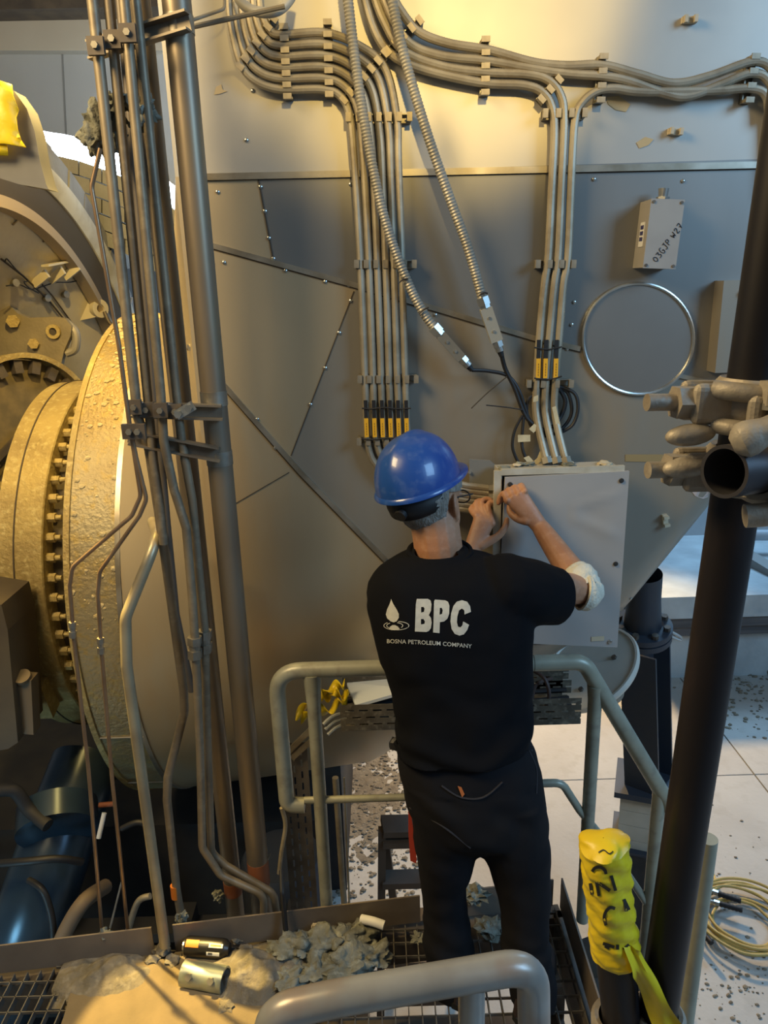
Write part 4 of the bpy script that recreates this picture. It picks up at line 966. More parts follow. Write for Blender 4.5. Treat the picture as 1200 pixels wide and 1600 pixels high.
def c_text(x, y):
    t = x / xw; px = 160 + t * 888; return c7(px, 566 + 14 * t + 40 * t * t - y / .7 * 42)
tme.materials.clear(); wrap(tme, 'print_company_name', c_text, tee, print_m, 0)
# --- trousers
tr_ = MB()
loft(tr_, [(1135, 626, 822, 1.95, .115), (1165, 622, 834, 1.94, .125), (1200, 622, 842, 1.935, .138), (1245, 633, 850, 1.93, .145), (1285, 655, 846, 1.925, .13), (1310, 700, 800, 1.925, .08)], 36, 2.3)
loft(tr_, [(1235, 640, 742, 1.93, .12), (1270, 642, 752, 1.93, .12), (1322, 649, 749, 1.935, .110), (1350, 653, 738, 1.937, .10), (1381, 657, 729, 1.94, .090), (1440, 662, 734, 1.93, .085), (1500, 664, 742, 1.91, .085), (1545, 672, 748, 1.89, .082)], 28, 2.2)
loft(tr_, [(1235, 740, 848, 1.92, .12), (1270, 742, 857, 1.92, .12), (1322, 747, 860, 1.91, .110), (1350, 761, 861, 1.905, .10), (1381, 773, 860, 1.90, .095), (1440, 781, 858, 1.88, .088), (1500, 786, 862, 1.85, .086), (1556, 796, 872, 1.82, .084)], 28, 2.2)
def tfold(co, n_):
    z = co.z; k = .007 * noise.noise(V((co.x * 6 + z * 9, co.y * 5, z * 7))) + .003 * noise.noise(co * 18)
    if z < .35: k += .006 * sin(z * 70 + 6 * noise.noise(co * 5)) * (1 - z / .35)
    if .55 < z < .78: k += .004 * sin((z + co.x * .7) * 55) * noise.noise(co * 4 + V((3, 1, 0))) * 2
    return k
tme2 = remesh(tr_, .0085, 'trousers', 3, tfold)
tro = obj('trousers', tme2, trou_m, person)
TBV = BVHTree.FromPolygons([v.co.copy() for v in tme2.vertices], [tuple(p.vertices) for p in tme2.polygons])
def on_tr(x, y, off=.004):
    d = ray(x, y).normalized(); h, n_, i, t = TBV.ray_cast(EYE, d)
    return (h - d * off) if h is not None else PY(x, y, 1.8)
def patch(pts, name, m, off=.004, r=None):
    if r: return MB().tube(spline([on_tr(x, y, off) for x, y in pts], 6), r, 6).build(name, m, tro)
    return MB().add([on_tr(x, y, off) for x, y in pts], [tuple(range(len(pts)))]).build(name, m, tro, ang=60)
red = mat('red_trim', (.55, .06, .03), .7); seam_c = mat('trouser_seam', (.022, .021, .026), .8)
patch([(715, 1228), (721, 1230), (726, 1241), (722, 1246)], 'pocket_flash', mat('orange_flash', (.40, .12, .03), .7))
patch([(690, 1228), (720, 1246), (755, 1246), (785, 1222)], 'pocket_edge', seam_c, .002, .0028)
patch([(826, 1172), (838, 1200), (838, 1240)], 'pocket_edge', seam_c, .002, .0028)
patch([(640, 1262), (690, 1290), (735, 1325)], 'leg_crease', seam_c, .0, .003)
patch([(700, 1148), (702, 1170)], 'belt_loop', seam_c, .003, .005)
patch([(625, 1170), (700, 1188), (770, 1188), (832, 1172)], 'waist_seam', seam_c, .001, .003)
pr = [(640, 1266), (643, 1262), (647, 1290), (653, 1340), (652, 1347), (643, 1343), (640, 1300)]
MB().plate([PY(x - 2, y, 1.93) for x, y in pr], .006, (0, -1, 0)).build('red_side_strip', red, tro, ang=0)
MB().blob(PY(617, 1162, 1.95), .022, .3, 2, 3, 2, (.9, .8, 1)).build('tool_pouch', dark_m, tro)
# --- boots
boot_m = mat('dark_boot', (.03, .022, .02), .55, 0, (.05, .03, .025), 10); sole_m = mat('boot_sole', (.012, .012, .012), .8)
for a, dr in ((FTL, V((-.15, .99, 0))), (FTR, V((.42, .91, 0)))):
    dr = dr.normalized(); sd = V((dr.y, -dr.x, 0)); b = MB()
    rows = []
    for t, w, h in ((-.09, .028, .05), (-.075, .037, .10), (-.03, .042, .125), (.03, .043, .11), (.08, .047, .085), (.13, .050, .072), (.17, .042, .060), (.195, .024, .042)):
        c = a + dr * t; rows.append([V((c.x, c.y, .022)) + sd * w * cos(q) + V((0, 0, max(0, h * sin(q)))) if sin(q) > 0 else V((c.x, c.y, .022)) + sd * w * cos(q) for q in [2 * pi * j / 18 for j in range(18)]])
    b.grid(rows, closed=True); b.f.append(tuple(range(18))[::-1]); b.f.append(tuple(range(7 * 18, 8 * 18)))
    bt = b.build('boot', boot_m, person, ang=60)
    out = [(-.095, .02), (-.08, .038), (-.02, .042), (.05, .046), (.13, .053), (.18, .042), (.2, .02), (.2, -.02), (.18, -.042), (.13, -.053), (.05, -.046), (-.02, -.042), (-.08, -.038), (-.095, -.02)]
    MB().prism(out, V((a.x, a.y, .0)), dr, -sd, .024).build('sole', sole_m, bt, ang=30)
# --- hair, helmet, glasses, bandage
hair_m = mat('short_grey_hair', (.22, .20, .17), .9, 0, (.34, .32, .29), 70, bump=1., bscale=220, stretch=(1, 1, .35))
hm = MB(); ellipsoid(hm, HC + U * .030 - F * .008, [F * .120, RT * .0945, U * .122], 64, 48)
hm.v = [p + (p - HC).normalized() * .004 * noise.noise(p * 160) for p in hm.v]
me = hm.mesh('hair', 60); bm = bmesh.new(); bm.from_mesh(me)
def bald(p):
    q = p - HC; f, u, r = q.dot(F), q.dot(U), abs(q.dot(RT))
    return f > .045 + (.02 if u > .03 else -.012) or u < -.100 or (u < -.0 and f > .008) or (r > .066 and abs(f + .004) < .030 and -.062 < u < .026)
bmesh.ops.delete(bm, geom=[v for v in bm.verts if bald(v.co)], context='VERTS'); bm.to_mesh(me); bm.free()
obj('hair', me, hair_m, person)
hat_c = PY(654, 752, 2.10); HU = V((-.21, -.05, 1)).normalized(); HF = (F - HU * F.dot(HU)).normalized(); HR_ = HF.cross(HU)
hat_m = mat('blue_hard_hat', (.010, .060, .30), .30, 0, (.012, .066, .30), 5, c3=(.16, .24, .45), scale3=40, amt3=.16, coat=.35, rvar=.12)
rows = []; NH = 56
for k in range(15):
    t = pi / 2 * k / 14
    rows.append([hat_c + (HF * .143 * cos(a) + HR_ * .117 * sin(a)) * cos(t) ** .85 + HU * (.142 * sin(t) + (.006 * math.exp(-((sin(a) * cos(t)) / .12) ** 2) * sin(t))) - HF * .002 for a in [2 * pi * j / NH for j in range(NH)]])
h = MB().grid(rows, closed=True); h.f.append(tuple(range(14 * NH, 15 * NH)))
hat = h.build('hard_hat', hat_m, person, ang=60)
def brim(a):
    v = max(0, cos(a)); return .008 + .045 * v ** 3
rows = []
for k, (e, dz) in enumerate(((0, .004), (.5, .001), (1, -.006), (1, -.011), (.5, -.006), (-.02, -.006))):
    rows.append([hat_c + HF * (.143 + brim(a) * e) * cos(a) + HR_ * (.117 + brim(a) * e) * sin(a) + HU * (dz - .008 * max(0, cos(a))) for a in [2 * pi * j / NH for j in range(NH)]])
MB().grid(rows, closed=True).build('brim', hat_m, hat, ang=60)
band = mat('black_headband', (.01, .01, .012), .6)
rows = []
for u_, s_ in ((.004, 1.), (-.018, .985), (-.032, .95)):
    rows.append([HC + (hat_c - HC) * .75 - HF * (.127 * s_) * cos(a) + HR_ * (.104 * s_) * sin(a) + HU * (u_ * (1 + .55 * cos(a)) - .006) for a in np.linspace(-1.25, 1.25, 24)])
hb = MB().grid(rows).build('headband', band, hat, ang=60); so = hb.modifiers.new('t', 'SOLIDIFY'); so.thickness = .004
MB().cyl(HC + (hat_c - HC) * .75 - HF * .126 - HU * .030, HC + (hat_c - HC) * .75 - HF * .139 - HU * .034, .017, 20).build('ratchet_knob', band, hat)
gl = MB()
for s_ in (1, -1):
    e = HC + RT * s_ * .094 + U * .008 - F * .01
    gl.tube(spline([e - U * .008 - F * .012, e + U * .004, HC + RT * s_ * .088 + F * .095 + U * .014, HC + RT * s_ * .072 + F * .124 + U * .012], 5), .0024, 6)
    c = HC + RT * s_ * .038 + F * .128 + U * .004
    gl.tube([c + (RT * .030 * cos(a) + F * (-.006 * abs(cos(a)))) + U * .019 * sin(a) for a in [2 * pi * j / 18 for j in range(18)]], .0022, 6, closed=True)
gl.tube([HC + RT * .008 + F * .132 + U * .008, HC - RT * .008 + F * .132 + U * .008], .002, 6)
gl.build('glasses', dark_m, person)
eb = MB(); d = (ELR - SHR).normalized()
q = spline([ELR + (SHR - ELR).normalized() * .020 + V((.004, -.002, -.004)), ELR + V((.008, -.006, -.002)), ELR.lerp(WRR, .10) + V((.006, -.005, .004)), ELR.lerp(WRR, .24)], 7)
eb.tube(q, [.052 + .0016 * (i % 3) + .004 * sin(i * .5) for i in range(len(q))], 28, cap=False)
o = eb.build('elbow_bandage', mat('white_gauze', (.66, .64, .54), .9, 0, (.56, .54, .45), 30, bump=.5, bscale=120), person, ang=60); so = o.modifiers.new('t', 'SOLIDIFY'); so.thickness = .004
# ------------------------------------------------------------------ platform
def edge(x): return 2.148 + .113 * x        # far edge of the platform
XR = .60
pl = thing('grating_platform', 'steel grating platform with toe boards the worker stands on', 'platform', (-.3, 1.5, 0))
gr_m = mat('grating_steel', (.20, .19, .17), .5, .5, (.12, .11, .10), 12)
for xa, xb in ((-1.75, -.62), (-.60, XR - .02)):
    g = MB(); x = xa
    while x <= xb:
        g.bar((x, .95, -.014), (x, edge(x) - .01, -.014), .0035, .026); x += .042
    y = .97
    while y < 2.18:
        xs_ = xa if y < edge(xa) else (y - 2.148) / .113 + .02
        if xs_ < xb: g.bar((xs_, y, -.006), (xb, y, -.006), .003, .010)
        y += .055
    g.build('grating_panel', gr_m, pl, ang=0)
toe_m = mat('toe_board_paint', (.20, .165, .13), .6, .1, (.15, .12, .095), 6)
for xa, xb, z0_ in ((-1.75, -.835, 0), (-.765, .085, 0), (.19, XR - .03, 0)):
    MB().bar((xa, edge(xa) + .006, .05), (xb, edge(xb) + .006, .05), .006, .115).build('toe_board', toe_m, pl, ang=0)
MB().bar((XR, .95, .05), (XR, edge(XR), .05), .006, .13).build('toe_board', toe_m, pl, ang=0)
for xa, xb in (((-1.75, edge(-1.75)), (XR, edge(XR))), ((XR, .95), (XR, edge(XR))), ((-1.75, .95), (XR, .95)), ((-.61, .95), (-.61, edge(-.61)))):
    MB().bar((xa[0], xa[1], -.09), (xb[0], xb[1], -.09), .06, .12).build('platform_beam', steel_dk, pl, ang=0)
for x, y in ((-1.7, 1.0), (XR - .03, 1.0), (XR - .03, 2.15), (-1.7, 1.9)): MB().bar((x, y, -.15), (x, y, FZ), .07, .07, (0, 1, 0)).build('platform_leg', steel_dk, pl, ang=0)
MB().box((-.55, 1.55, -.42), (2.3, 1.15, .02)).build('added_dark_pan', steel_dk, pl, ang=0)  # added dark sheet that keeps bright floor from showing through the grating
pb_ = PY(492, 1446, edge(-.28) - .001); MB().hexa(pb_, pb_ - V((0, .012, 0)), .013).build('toe_board_bolt', cream_m, pl, ang=20)

# railings
RR_ = .0262
def lean(px, py, Y): return PY(px, py, Y)
rl = thing('guard_rail', 'grey tubular guard rail with rounded loop behind the worker', 'railing', (-.28, 2.16, 0))
YR = 2.16
top = [PY(880, 1032, YR), PY(640, 1047, YR), PY(437, 1060, YR), PY(441, 1256, YR), PY(478, 1262, YR)]
zt = 1.01
MB().tube(fillet([V((.46, YR, zt)), V((PY(425, 1050, YR).x + .012, YR, zt)), V((PY(440, 1150, YR).x, YR, PY(440, 1258, YR).z)), V((PY(476, 1258, YR).x, YR, PY(470, 1258, YR).z))], [.0, .085, .06, 0], 10), RR_, 20).build('top_rail', rail_m, rl)
px_ = PY(500, 1250, YR).x
MB().tube([(px_, YR, .0), (px_, YR, .88), (px_, YR, zt - .012)], [.0215, .0225, .030], 20).build('post', rail_m, rl)
zm = PY(560, 1248, YR).z
MB().cyl((PY(476, 1258, YR).x, YR, zm), (.40, YR, zm), .0125, 14).build('mid_rail', rail_m, rl)
# stair side: top rail bends and falls to the right
sr = thing('stair_rail', 'grey stair rail falling to the right behind the black scaffold pole', 'railing', (.64, 2.14, 0))
YS = 2.16; pc = PY(912, 1030, YS); pe = PY(1056, 1275, YS)
MB().tube(fillet([V((.462, YS, zt)), V((pc.x, YS, zt)), pe], [0, .06, 0], 10), RR_, 20).build('top_rail', rail_m, sr)
p1_ = PY(929, 1105, YS); MB().tube([V((p1_.x, YS, -.02)), V((p1_.x, YS, PY(929, 1095, YS).z)), V((p1_.x, YS, PY(929, 1070, YS).z))], [.0215, .0225, .028], 20).build('post', rail_m, sr)
p2_ = PY(1030, 1240, YS); MB().cyl(V((p2_.x, YS, -.9)), V((p2_.x, YS, PY(1030, 1236, YS).z)), .0225, 20).build('post', rail_m, sr)
MB().tube(fillet([V((.405, YS, PY(850, 1224, YS).z)), PY(878, 1223, YS), PY(905, 1265, YS), PY(948, 1318, YS), PY(1020, 1425, YS)], .05, 8), .0135, 14).build('mid_rail', rail_m, sr)
# stair flight under that rail
st = thing('steel_stair', 'dark steel stair dropping right beside the platform', 'stair', (.9, 1.8, FZ))
for y in (2.10, 1.45): MB().bar((XR + .04, y, -.05), (XR + .62, y, FZ + .03), .008, .16).build('stringer', steel_dk, st, ang=0)
for k in range(5):
    t = (k + .7) / 5.4; MB().box((XR + .04 + .58 * t, 1.775, -.05 + (FZ + .05) * t), (.17, .64, .02)).build('tread', gr_m, st, ang=0)
# near rail
nr_ = thing('near_guard_rail', 'scuffed grey tubular rail in the foreground at the bottom edge', 'railing', (0, .92, 0))
near_m = mat('scuffed_rail_paint', (.38, .39, .38), .32, .25, (.27, .26, .235), 6, c3=(.30, .20, .14), scale3=9, amt3=.5)
zn = 1.13; a, b = PZ(455, 1572, zn), PZ(800, 1512, zn)
d = (b - a).normalized()
MB().tube(fillet([a + d * .0 + V((-.035, 0, -.6)), a + V((-.035, 0, -.012)), a.lerp(b, .2), b - d * .1, b + d * .035 + V((0, 0, .0)), b + d * .062 + V((0, 0, -.6))], [0, .05, .2, .2, .055, 0], 10), .0265, 28).build('top_rail', near_m, nr_)
pm = PZ(737, 1524, zn); MB().cyl((pm.x, pm.y, 0), (pm.x, pm.y, zn - .01), .0215, 24).build('post', near_m, nr_)

# ------------------------------------------------------------------ dust, wool and bits on the platform
def mound(cx, cy, rx, ry, h, name, label, m, seed, n=44, cat='dust', z=.001, ang=70, pw=1.):
    rows = []
    for i in range(n):
        r = []
        for j in range(n):
            u, v = -1 + 2 * i / (n - 1), -1 + 2 * j / (n - 1); p = V((cx + u * rx, cy + v * ry, 0))
            e = max(0, 1 - (u * u + v * v) * (1 + .5 * noise.noise(p * 4 + V((seed, 0, 0)))))
            k = h * (e ** .5 if pw < 1 else e) * (1 + .75 * noise.noise(p * 11 + V((0, seed, 0))) + .5 * noise.noise(p * 30)) if e > 0 else -.02
            r.append(V((p.x, p.y, z + k)))
        rows.append(r)
    o = MB().grid(rows).build(name, m, ang=ang, fix=False); tag(o, label, cat); return o
board_m = mat('dusty_cardboard', (.19, .145, .085), .9, 0, (.14, .11, .065), 5, bump=.3, bscale=60)
bd = [PZ(120, 1520, .004), PZ(290, 1495, .004), PZ(430, 1490, .004), PZ(470, 1560, .004), PZ(430, 1700, .004), PZ(60, 1700, .004), PZ(100, 1590, .004)]
o = MB().plate(bd, .005, (0, 0, 1)).build('cardboard_sheet', board_m, ang=0); tag(o, 'dusty tan cardboard sheet on the grating in the warm light patch', 'cardboard')
c = PZ(165, 1525, 0); mound(c.x, c.y, .16, .10, .03, 'dust_heap', 'low heap of grey dust at the left toe board', dust_m, 1)['kind'] = 'stuff'
c = PZ(400, 1525, 0); mound(c.x, c.y, .20, .13, .05, 'dust_heap', 'heap of brown dust between the clamp shell and the wool', dust_m, 5)['kind'] = 'stuff'
wl_ = [(470, 1490, .060, 'left of the pile'), (520, 1480, .055, 'middle back'), (560, 1465, .045, 'right back, paler'), (540, 1520, .060, 'middle front'), (495, 1530, .050, 'left front'), (585, 1500, .04, 'right end'), (450, 1540, .045, 'lowest left'), (560, 1545, .035, 'lowest right')]
for k, (x, y, r, l) in enumerate(wl_):
    p = PZ(x, y, .0); o = MB().blob(p + V((0, 0, r * .45)), r * 1.12, .55, 2.0, k + 30, 4, (1.15, 1, .6)).build('wool_lump', wool_m, ang=70); tag(o, 'lump of grey insulation wool in the pile left of the worker, %s' % l, 'insulation', 'wool lumps on the platform')
for k, (x, y, r, l) in enumerate(((742, 1402, .035, 'teal-grey tuft of wool between the worker\'s legs by the toe board'), (765, 1455, .04, 'flat scrap of wool on the grating between the boots'), (655, 1470, .022, 'small scrap of wool on the grating beside the left boot'))):
    p = PZ(x, y, .0 if k else .08); o = MB().blob(p + V((0, 0, r * .5)), r, .7, 2.6, k + 50, 3, (1.1, .9, .75 if not k else .4)).build('wool_scrap', wool_m, ang=0); tag(o, l, 'insulation')
for k, (x, y, s_) in enumerate(((372, 1465, .02), (385, 1482, .016), (365, 1490, .014), (355, 1573, .02), (270, 1502, .022), (240, 1500, .02), (600, 1490, .012))):
    p = PZ(x, y, .01); o = MB().blob(p, s_, .6, 2.4, k + 70, 2, (1.2, 1, .6)).build('rubble_chip', dust_m, ang=0); tag(o, 'small chip of rubble on the dusty platform', 'rubble', 'rubble chips on the platform')
o = MB().tube(spline([PZ(565, 1436, .06), PZ(583, 1440, .066), PZ(600, 1446, .06)], 5), .016, 12).build('white_roll', white_m); tag(o, 'short white roll lying on top of the wool pile', 'roll')
# spray can
ca_, cb_ = PZ(290, 1478, .033), PZ(357, 1483, .033); ax = (cb_ - ca_).normalized(); Lc = (cb_ - ca_).length
can = thing('spray_can', 'black spray can with orange label lying on the platform', 'can', ca_)
MB().lathe([(0, .0005), (0, .022), (.004, .0305), (.012, .0325), (Lc - .02, .0325), (Lc - .008, .030), (Lc, .022), (Lc + .004, .020), (Lc + .004, .0005)], ca_, ax, 32).build('can_body', mat('can_black', (.015, .014, .014), .35, .2), can)
def can_patch(t0, t1, a0, a1, m, name):
    u = (V((0, -1, 0)) - ax * V((0, -1, 0)).dot(ax)).normalized(); v = ax.cross(u); rows = []
    for t in (t0, t1): rows.append([ca_ + ax * Lc * t + (u * cos(a) + v * sin(a)) * .0329 for a in np.linspace(a0, a1, 8)])
    MB().grid(rows).build(name, m, can)
sgn = -1 if ax.cross((V((0, -1, 0)) - ax * V((0, -1, 0)).dot(ax)).normalized()).z < 0 else 1
can_patch(.06, .36, sgn * .75, sgn * 1.5, mat('can_orange', (.75, .20, .02), .5), 'orange_label')
can_patch(.60, .92, sgn * .85, sgn * 1.25, white_m, 'white_label')
can_patch(.56, .86, sgn * .05, sgn * .45, white_m, 'hazard_label')
can_patch(.60, .70, sgn * .12, sgn * .38, mat('can_black', (0, 0, 0)), 'hazard_mark')
can_patch(.64, .88, sgn * .95, sgn * 1.15, mat('can_orange', (.75, .2, .02)), 'label_print')
MB().lathe([(0, .0195), (.006, .0195)], ca_ - ax * .006, ax, 24).build('can_rim', bright, can)
# half-shell clamp
ka, kb = PZ(288, 1520, .03), PZ(352, 1532, .03); ax = (kb - ka).normalized(); u = V((0, 0, 1)); v = ax.cross(u)
hs = thing('half_shell_clamp', 'silver-green half-shell pipe clamp with two bolts on the platform', 'clamp', ka)
rows = []
for t in (0, 1):
    c = ka.lerp(kb, t); rows.append([c + (u * sin(a) + v * cos(a)) * r for r, aa in ((.042, np.linspace(-.35, pi + .35, 16)), (.036, np.linspace(pi + .35, -.35, 16))) for a in aa])
h_ = MB().grid(rows, closed=True); n_ = len(rows[0])
for o_ in (0, n_):
    for i in range(15): h_.f.append((o_ + i, o_ + i + 1, o_ + n_ - 2 - i, o_ + n_ - 1 - i))
h_.build('shell', mat('clamp_zinc', (.36, .40, .34), .4, .6, (.25, .27, .22), 14), hs, ang=40)
for t in (.25, .78):
    c = ka.lerp(kb, t) - v * (.03 if v.y > 0 else -.03) + V((0, 0, .024)); nn = (c - ka.lerp(kb, t)).normalized()
    MB().hexa(c - nn * .002, c + nn * .014, .012).build('bolt_head', steel, hs, ang=20)
MB().bar(ka + V((0, 0, -.026)), kb + V((0, 0, -.026)), .07, .006).build('strap', steel, hs, ang=0)
# clip rod on the toe board
pr_ = PY(443, 1435, edge(-.4) - .02)
o = MB().tube(fillet([PY(440, 1360, 2.16), PY(441, 1395, 2.10), PY(448, 1470, 2.07), PY(452, 1478, 2.06)], .02), .009, 8).build('hanger_strap', dark_m); tag(o, 'black strap hanging over the toe board', 'strap')

# ------------------------------------------------------------------ trays and clutter behind the rail
tray_m = mat('dirty_tray_steel', (.105, .09, .065), .8, .1, (.06, .05, .035), 16, c3=(.20, .175, .13), scale3=45, amt3=.8)
def slotted(mb, o, ux, uy, W, H, rows, th=.002):
    """slotted sheet: bars between the slot rows and bridges between slots"""
    ux = V(ux).normalized(); uy = V(uy).normalized(); w = ux.cross(uy); R = Matrix((ux, uy, w)).transposed(); o = V(o)
    sl = .007; bh = (H - rows * sl) / (rows + 1); pit = .05; ln = .032
    for k in range(rows + 1): mb.box(o + ux * W / 2 + uy * (bh / 2 + k * (bh + sl)), (W, bh, th), R)
    for k in range(rows):
        x = (k % 2) * pit / 2 - pit
        while x < W:
            a, b = max(0, x), min(W, x + pit - ln)
            if b > a: mb.box(o + ux * (a + b) / 2 + uy * (bh + sl / 2 + k * (bh + sl)), (b - a, sl, th), R)
            x += pit
    return mb
YT = 2.40
a, b = PY(533, 1142, YT), PY(907, 1130, YT); W_ = b.x - a.x; Ht = PY(700, 1098, YT).z - PY(700, 1138, YT).z
ct = thing('cable_tray', 'dirty slotted cable tray running behind the worker at hip height', 'cable tray', (a.x, YT, a.z))
slotted(MB(), (a.x, YT, a.z), (1, 0, 0), (0, 0, 1), W_, Ht, 3).build('tray_side', tray_m, ct, ang=0)
slotted(MB(), (a.x, YT + .20, a.z), (1, 0, 0), (0, 0, 1), W_ - .02, Ht, 3).build('tray_side', tray_m, ct, ang=0)
MB().box((a.x + W_ / 2, YT + .10, a.z), (W_, .20, .003)).build('tray_floor', tray_m, ct, ang=0)
for k in range(3):
    z = a.z + .02 + k * .012
    o = MB().tube(spline([(a.x + .02, YT + .05 + .04 * k, z), (a.x + .25, YT + .08 + .03 * k, z + .02), (a.x + .5, YT + .05 + .05 * k, z), (a.x + W_ - .02, YT + .06 + .04 * k, z + .015)], 8), .009, 8).build('tray_cable', dark_m); tag(o, 'black cable lying in the cable tray behind the worker, %s' % ['nearest', 'middle', 'farthest'][k], 'cable', 'cables in the tray')
o = MB().tube(spline([PY(835, 1048, 2.5), PY(852, 1062, 2.46), PY(858, 1088, 2.44), PY(848, 1108, 2.44), PY(832, 1098, 2.46), PY(838, 1070, 2.48), PY(862, 1060, 2.52)], 8), .007, 8).build('cable_loop', mat('brown_cable', (.05, .03, .025), .6)); tag(o, 'dark looped cable above the tray right of the worker', 'cable')
for k, (x0_, x1_, y0_, y1_, Y) in enumerate(((832, 880, 1050, 1062, 2.62), (836, 888, 1070, 1084, 2.60))):
    o = slotted(MB(), PY(x0_, y1_, Y), (1, 0, .0), (0, 0, 1), .14, .055, 1).build('tray_offcut', tray_m, ang=0); tag(o, 'short dark tray offcut above the tray right of the worker, %s one' % ('upper' if k == 0 else 'lower'), 'tray offcut')
vt = thing('vertical_cable_tray', 'slotted upright cable tray behind the rail post', 'cable tray', PY(478, 1430, 2.42))
a = PY(459, 1440, 2.42); slotted(MB(), (a.x, 2.42, -.15), (0, 0, 1), (-1, 0, 0), PY(455, 1150, 2.42).z + .15, -.095, 3).build('tray_face', mat('tray_brown', (.17, .145, .115), .7, .2, (.11, .09, .07), 14), vt, ang=0) if False else None
H_ = PY(470, 1160, 2.42).z + .2
slotted(MB(), (a.x + .10, 2.42, -.2), (0, 0, 1), (-1, 0, 0), H_, .105, 3).build('tray_face', mat('tray_brown', (.17, .145, .115), .7, .2, (.11, .09, .07), 14), vt, ang=0)
MB().box((a.x - .005, 2.46, -.2 + H_ / 2), (.003, .08, H_)).build('tray_flange', tray_m, vt, ang=0)
for k, (x, y, x2, y2) in enumerate(((450, 1175, 490, 1135), (456, 1185, 494, 1150))):
    MB().bar(PY(x, y, 2.40), PY(x2, y2, 2.40), .006, .02).build('tray_bracket', steel, vt, ang=0)
wb_ = thing('white_board', 'white board sheet lying on the cable tray left of the worker', 'board', PY(580, 1080, 2.45))
MB().plate([PY(541, 1069, 2.62), PY(640, 1050, 2.72), PY(640, 1082, 2.42), PY(556, 1106, 2.40)], .012, (0, 0, 1)).build('sheet', mat('board_white', (.66, .72, .76), .5), wb_, ang=0)
for k, (pts, w, l) in enumerate((([(462, 1120), (480, 1100), (505, 1085), (525, 1072), (538, 1070)], .05, 'back strand'), ([(470, 1122), (495, 1108), (515, 1112), (530, 1095), (543, 1100)], .045, 'front strand'), ([(500, 1075), (512, 1090), (524, 1080), (535, 1090), (545, 1080)], .04, 'upper strand'))):
    P = spline([PY(x, y, 2.44 + .02 * ((i + k) % 2)) for i, (x, y) in enumerate(pts)], 5); rows = []
    for i, p in enumerate(P): tw = i * .5 + k; rows.append([p + V((0, cos(tw), sin(tw))) * w * s_ * .5 for s_ in (-1, -.3, .4, 1)])
    o = MB().grid(rows).build('caution_tape_strand', yellow_m, ang=60); so = o.modifiers.new('t', 'SOLIDIFY'); so.thickness = .002; tag(o, 'crumpled yellow caution tape bundled on the tray left of the worker, %s' % l, 'tape', 'crumpled tape on the tray')
for k, (x, y) in enumerate(((505, 1132), (508, 1140), (512, 1148))):
    o = MB().tube(spline([PY(x, y, 2.40), PY(x + 14, y - 12, 2.42), PY(x + 35, y - 18, 2.46), PY(x + 60, y - 18, 2.5)], 6), .007, 8).build('grey_cable', mat('grey_cable_sheath', (.30, .31, .29), .5)); tag(o, 'grey cable bending into the tray left of the worker, %s' % ['top one', 'middle one', 'bottom one'][k], 'cable', 'grey cables entering the tray')
for k, (x, y0_, x2, y1_, r) in enumerate(((524, 1215, 538, 1416, .012), (538, 1215, 546, 1416, .004))):
    o = MB().cyl(PY(x, y0_, 2.40), PY(x2, y1_, 2.40), r, 12).build('upright_conduit', conduit_m); tag(o, 'upright conduit right of the slotted tray, %s one' % ('thicker' if k == 0 else 'thin'), 'conduit')
o = MB().tube(spline([PY(440, 1262, 2.3), PY(446, 1290, 2.3), PY(440, 1330, 2.28), PY(436, 1365, 2.26)], 6), .008, 10).build('bent_tube', conduit_m); tag(o, 'thin bent tube hanging below the rail loop', 'tube')

# ------------------------------------------------------------------ things standing on the floor behind
ldr = thing('wooden_stepladder', 'brown wooden stepladder under the platform edge left of the worker', 'ladder', PY(600, 1420, 2.9))
wood = mat('dark_wood', (.085, .055, .035), .6, 0, (.055, .035, .022), 6, stretch=(1, 1, .15))
YL = 2.85; t0, t1 = PY(597, 1296, YL), PY(700, 1290, YL + .1)
for s_, (p, q) in enumerate(((PY(597, 1296, YL), (-.10, YL - .18, FZ)), (PY(602, 1312, YL + .03), (.02, YL + .45, FZ)), (PY(690, 1294, YL + .03), (.36, YL - .18, FZ)), (PY(694, 1312, YL + .06), (.33, YL + .45, FZ)))):
    MB().bar(p, q, .035, .055, (0, 1, 0)).build('stile', wood, ldr, ang=0)
A0, A1 = PY(597, 1296, YL), V((-.10, YL - .18, FZ)); B0, B1 = PY(690, 1294, YL + .03), V((.36, YL - .18, FZ))
for t in (.04, .20, .36, .52, .68, .84): MB().bar(A0.lerp(A1, t), B0.lerp(B1, t), .09, .03).build('step', wood, ldr, ang=0)
MB().bar(A0 + V((0, .02, 0)), B0 + V((0, .02, 0)), .12, .03).build('top_step', wood, ldr, ang=0)
# support leg
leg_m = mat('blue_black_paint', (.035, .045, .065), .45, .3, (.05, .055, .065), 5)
sp = thing('duct_support_leg', 'dark slanted steel support leg with round flange under the duct', 'support', PY(1000, 1220, 3.3))
lt, lb_ = PY(1008, 1010, 3.25), PY(1014, 1218, 3.25)
R = Matrix.Rotation(radians(-38), 3, 'Z'); dl = (lb_ - lt)
def legplate(off, w, axis, name):
    a_ = lt + R @ V(off); b_ = lb_ + R @ V(off); k = R @ V(axis) * w / 2; n_ = R @ (V((axis[1], -axis[0], 0))) * .007
    MB().add([a_ - k - n_, a_ + k - n_, a_ + k + n_, a_ - k + n_, b_ - k - n_, b_ + k - n_, b_ + k + n_, b_ - k + n_], [(0, 1, 2, 3), (7, 6, 5, 4), (0, 4, 5, 1), (1, 5, 6, 2), (2, 6, 7, 3), (3, 7, 4, 0)]).build(name, leg_m, sp, ang=0)
legplate((.0, -.10, 0), .17, (1, 0, 0), 'column_flange'); legplate((0, .10, 0), .17, (1, 0, 0), 'column_flange'); legplate((0, 0, 0), .19, (0, 1, 0), 'column_web')
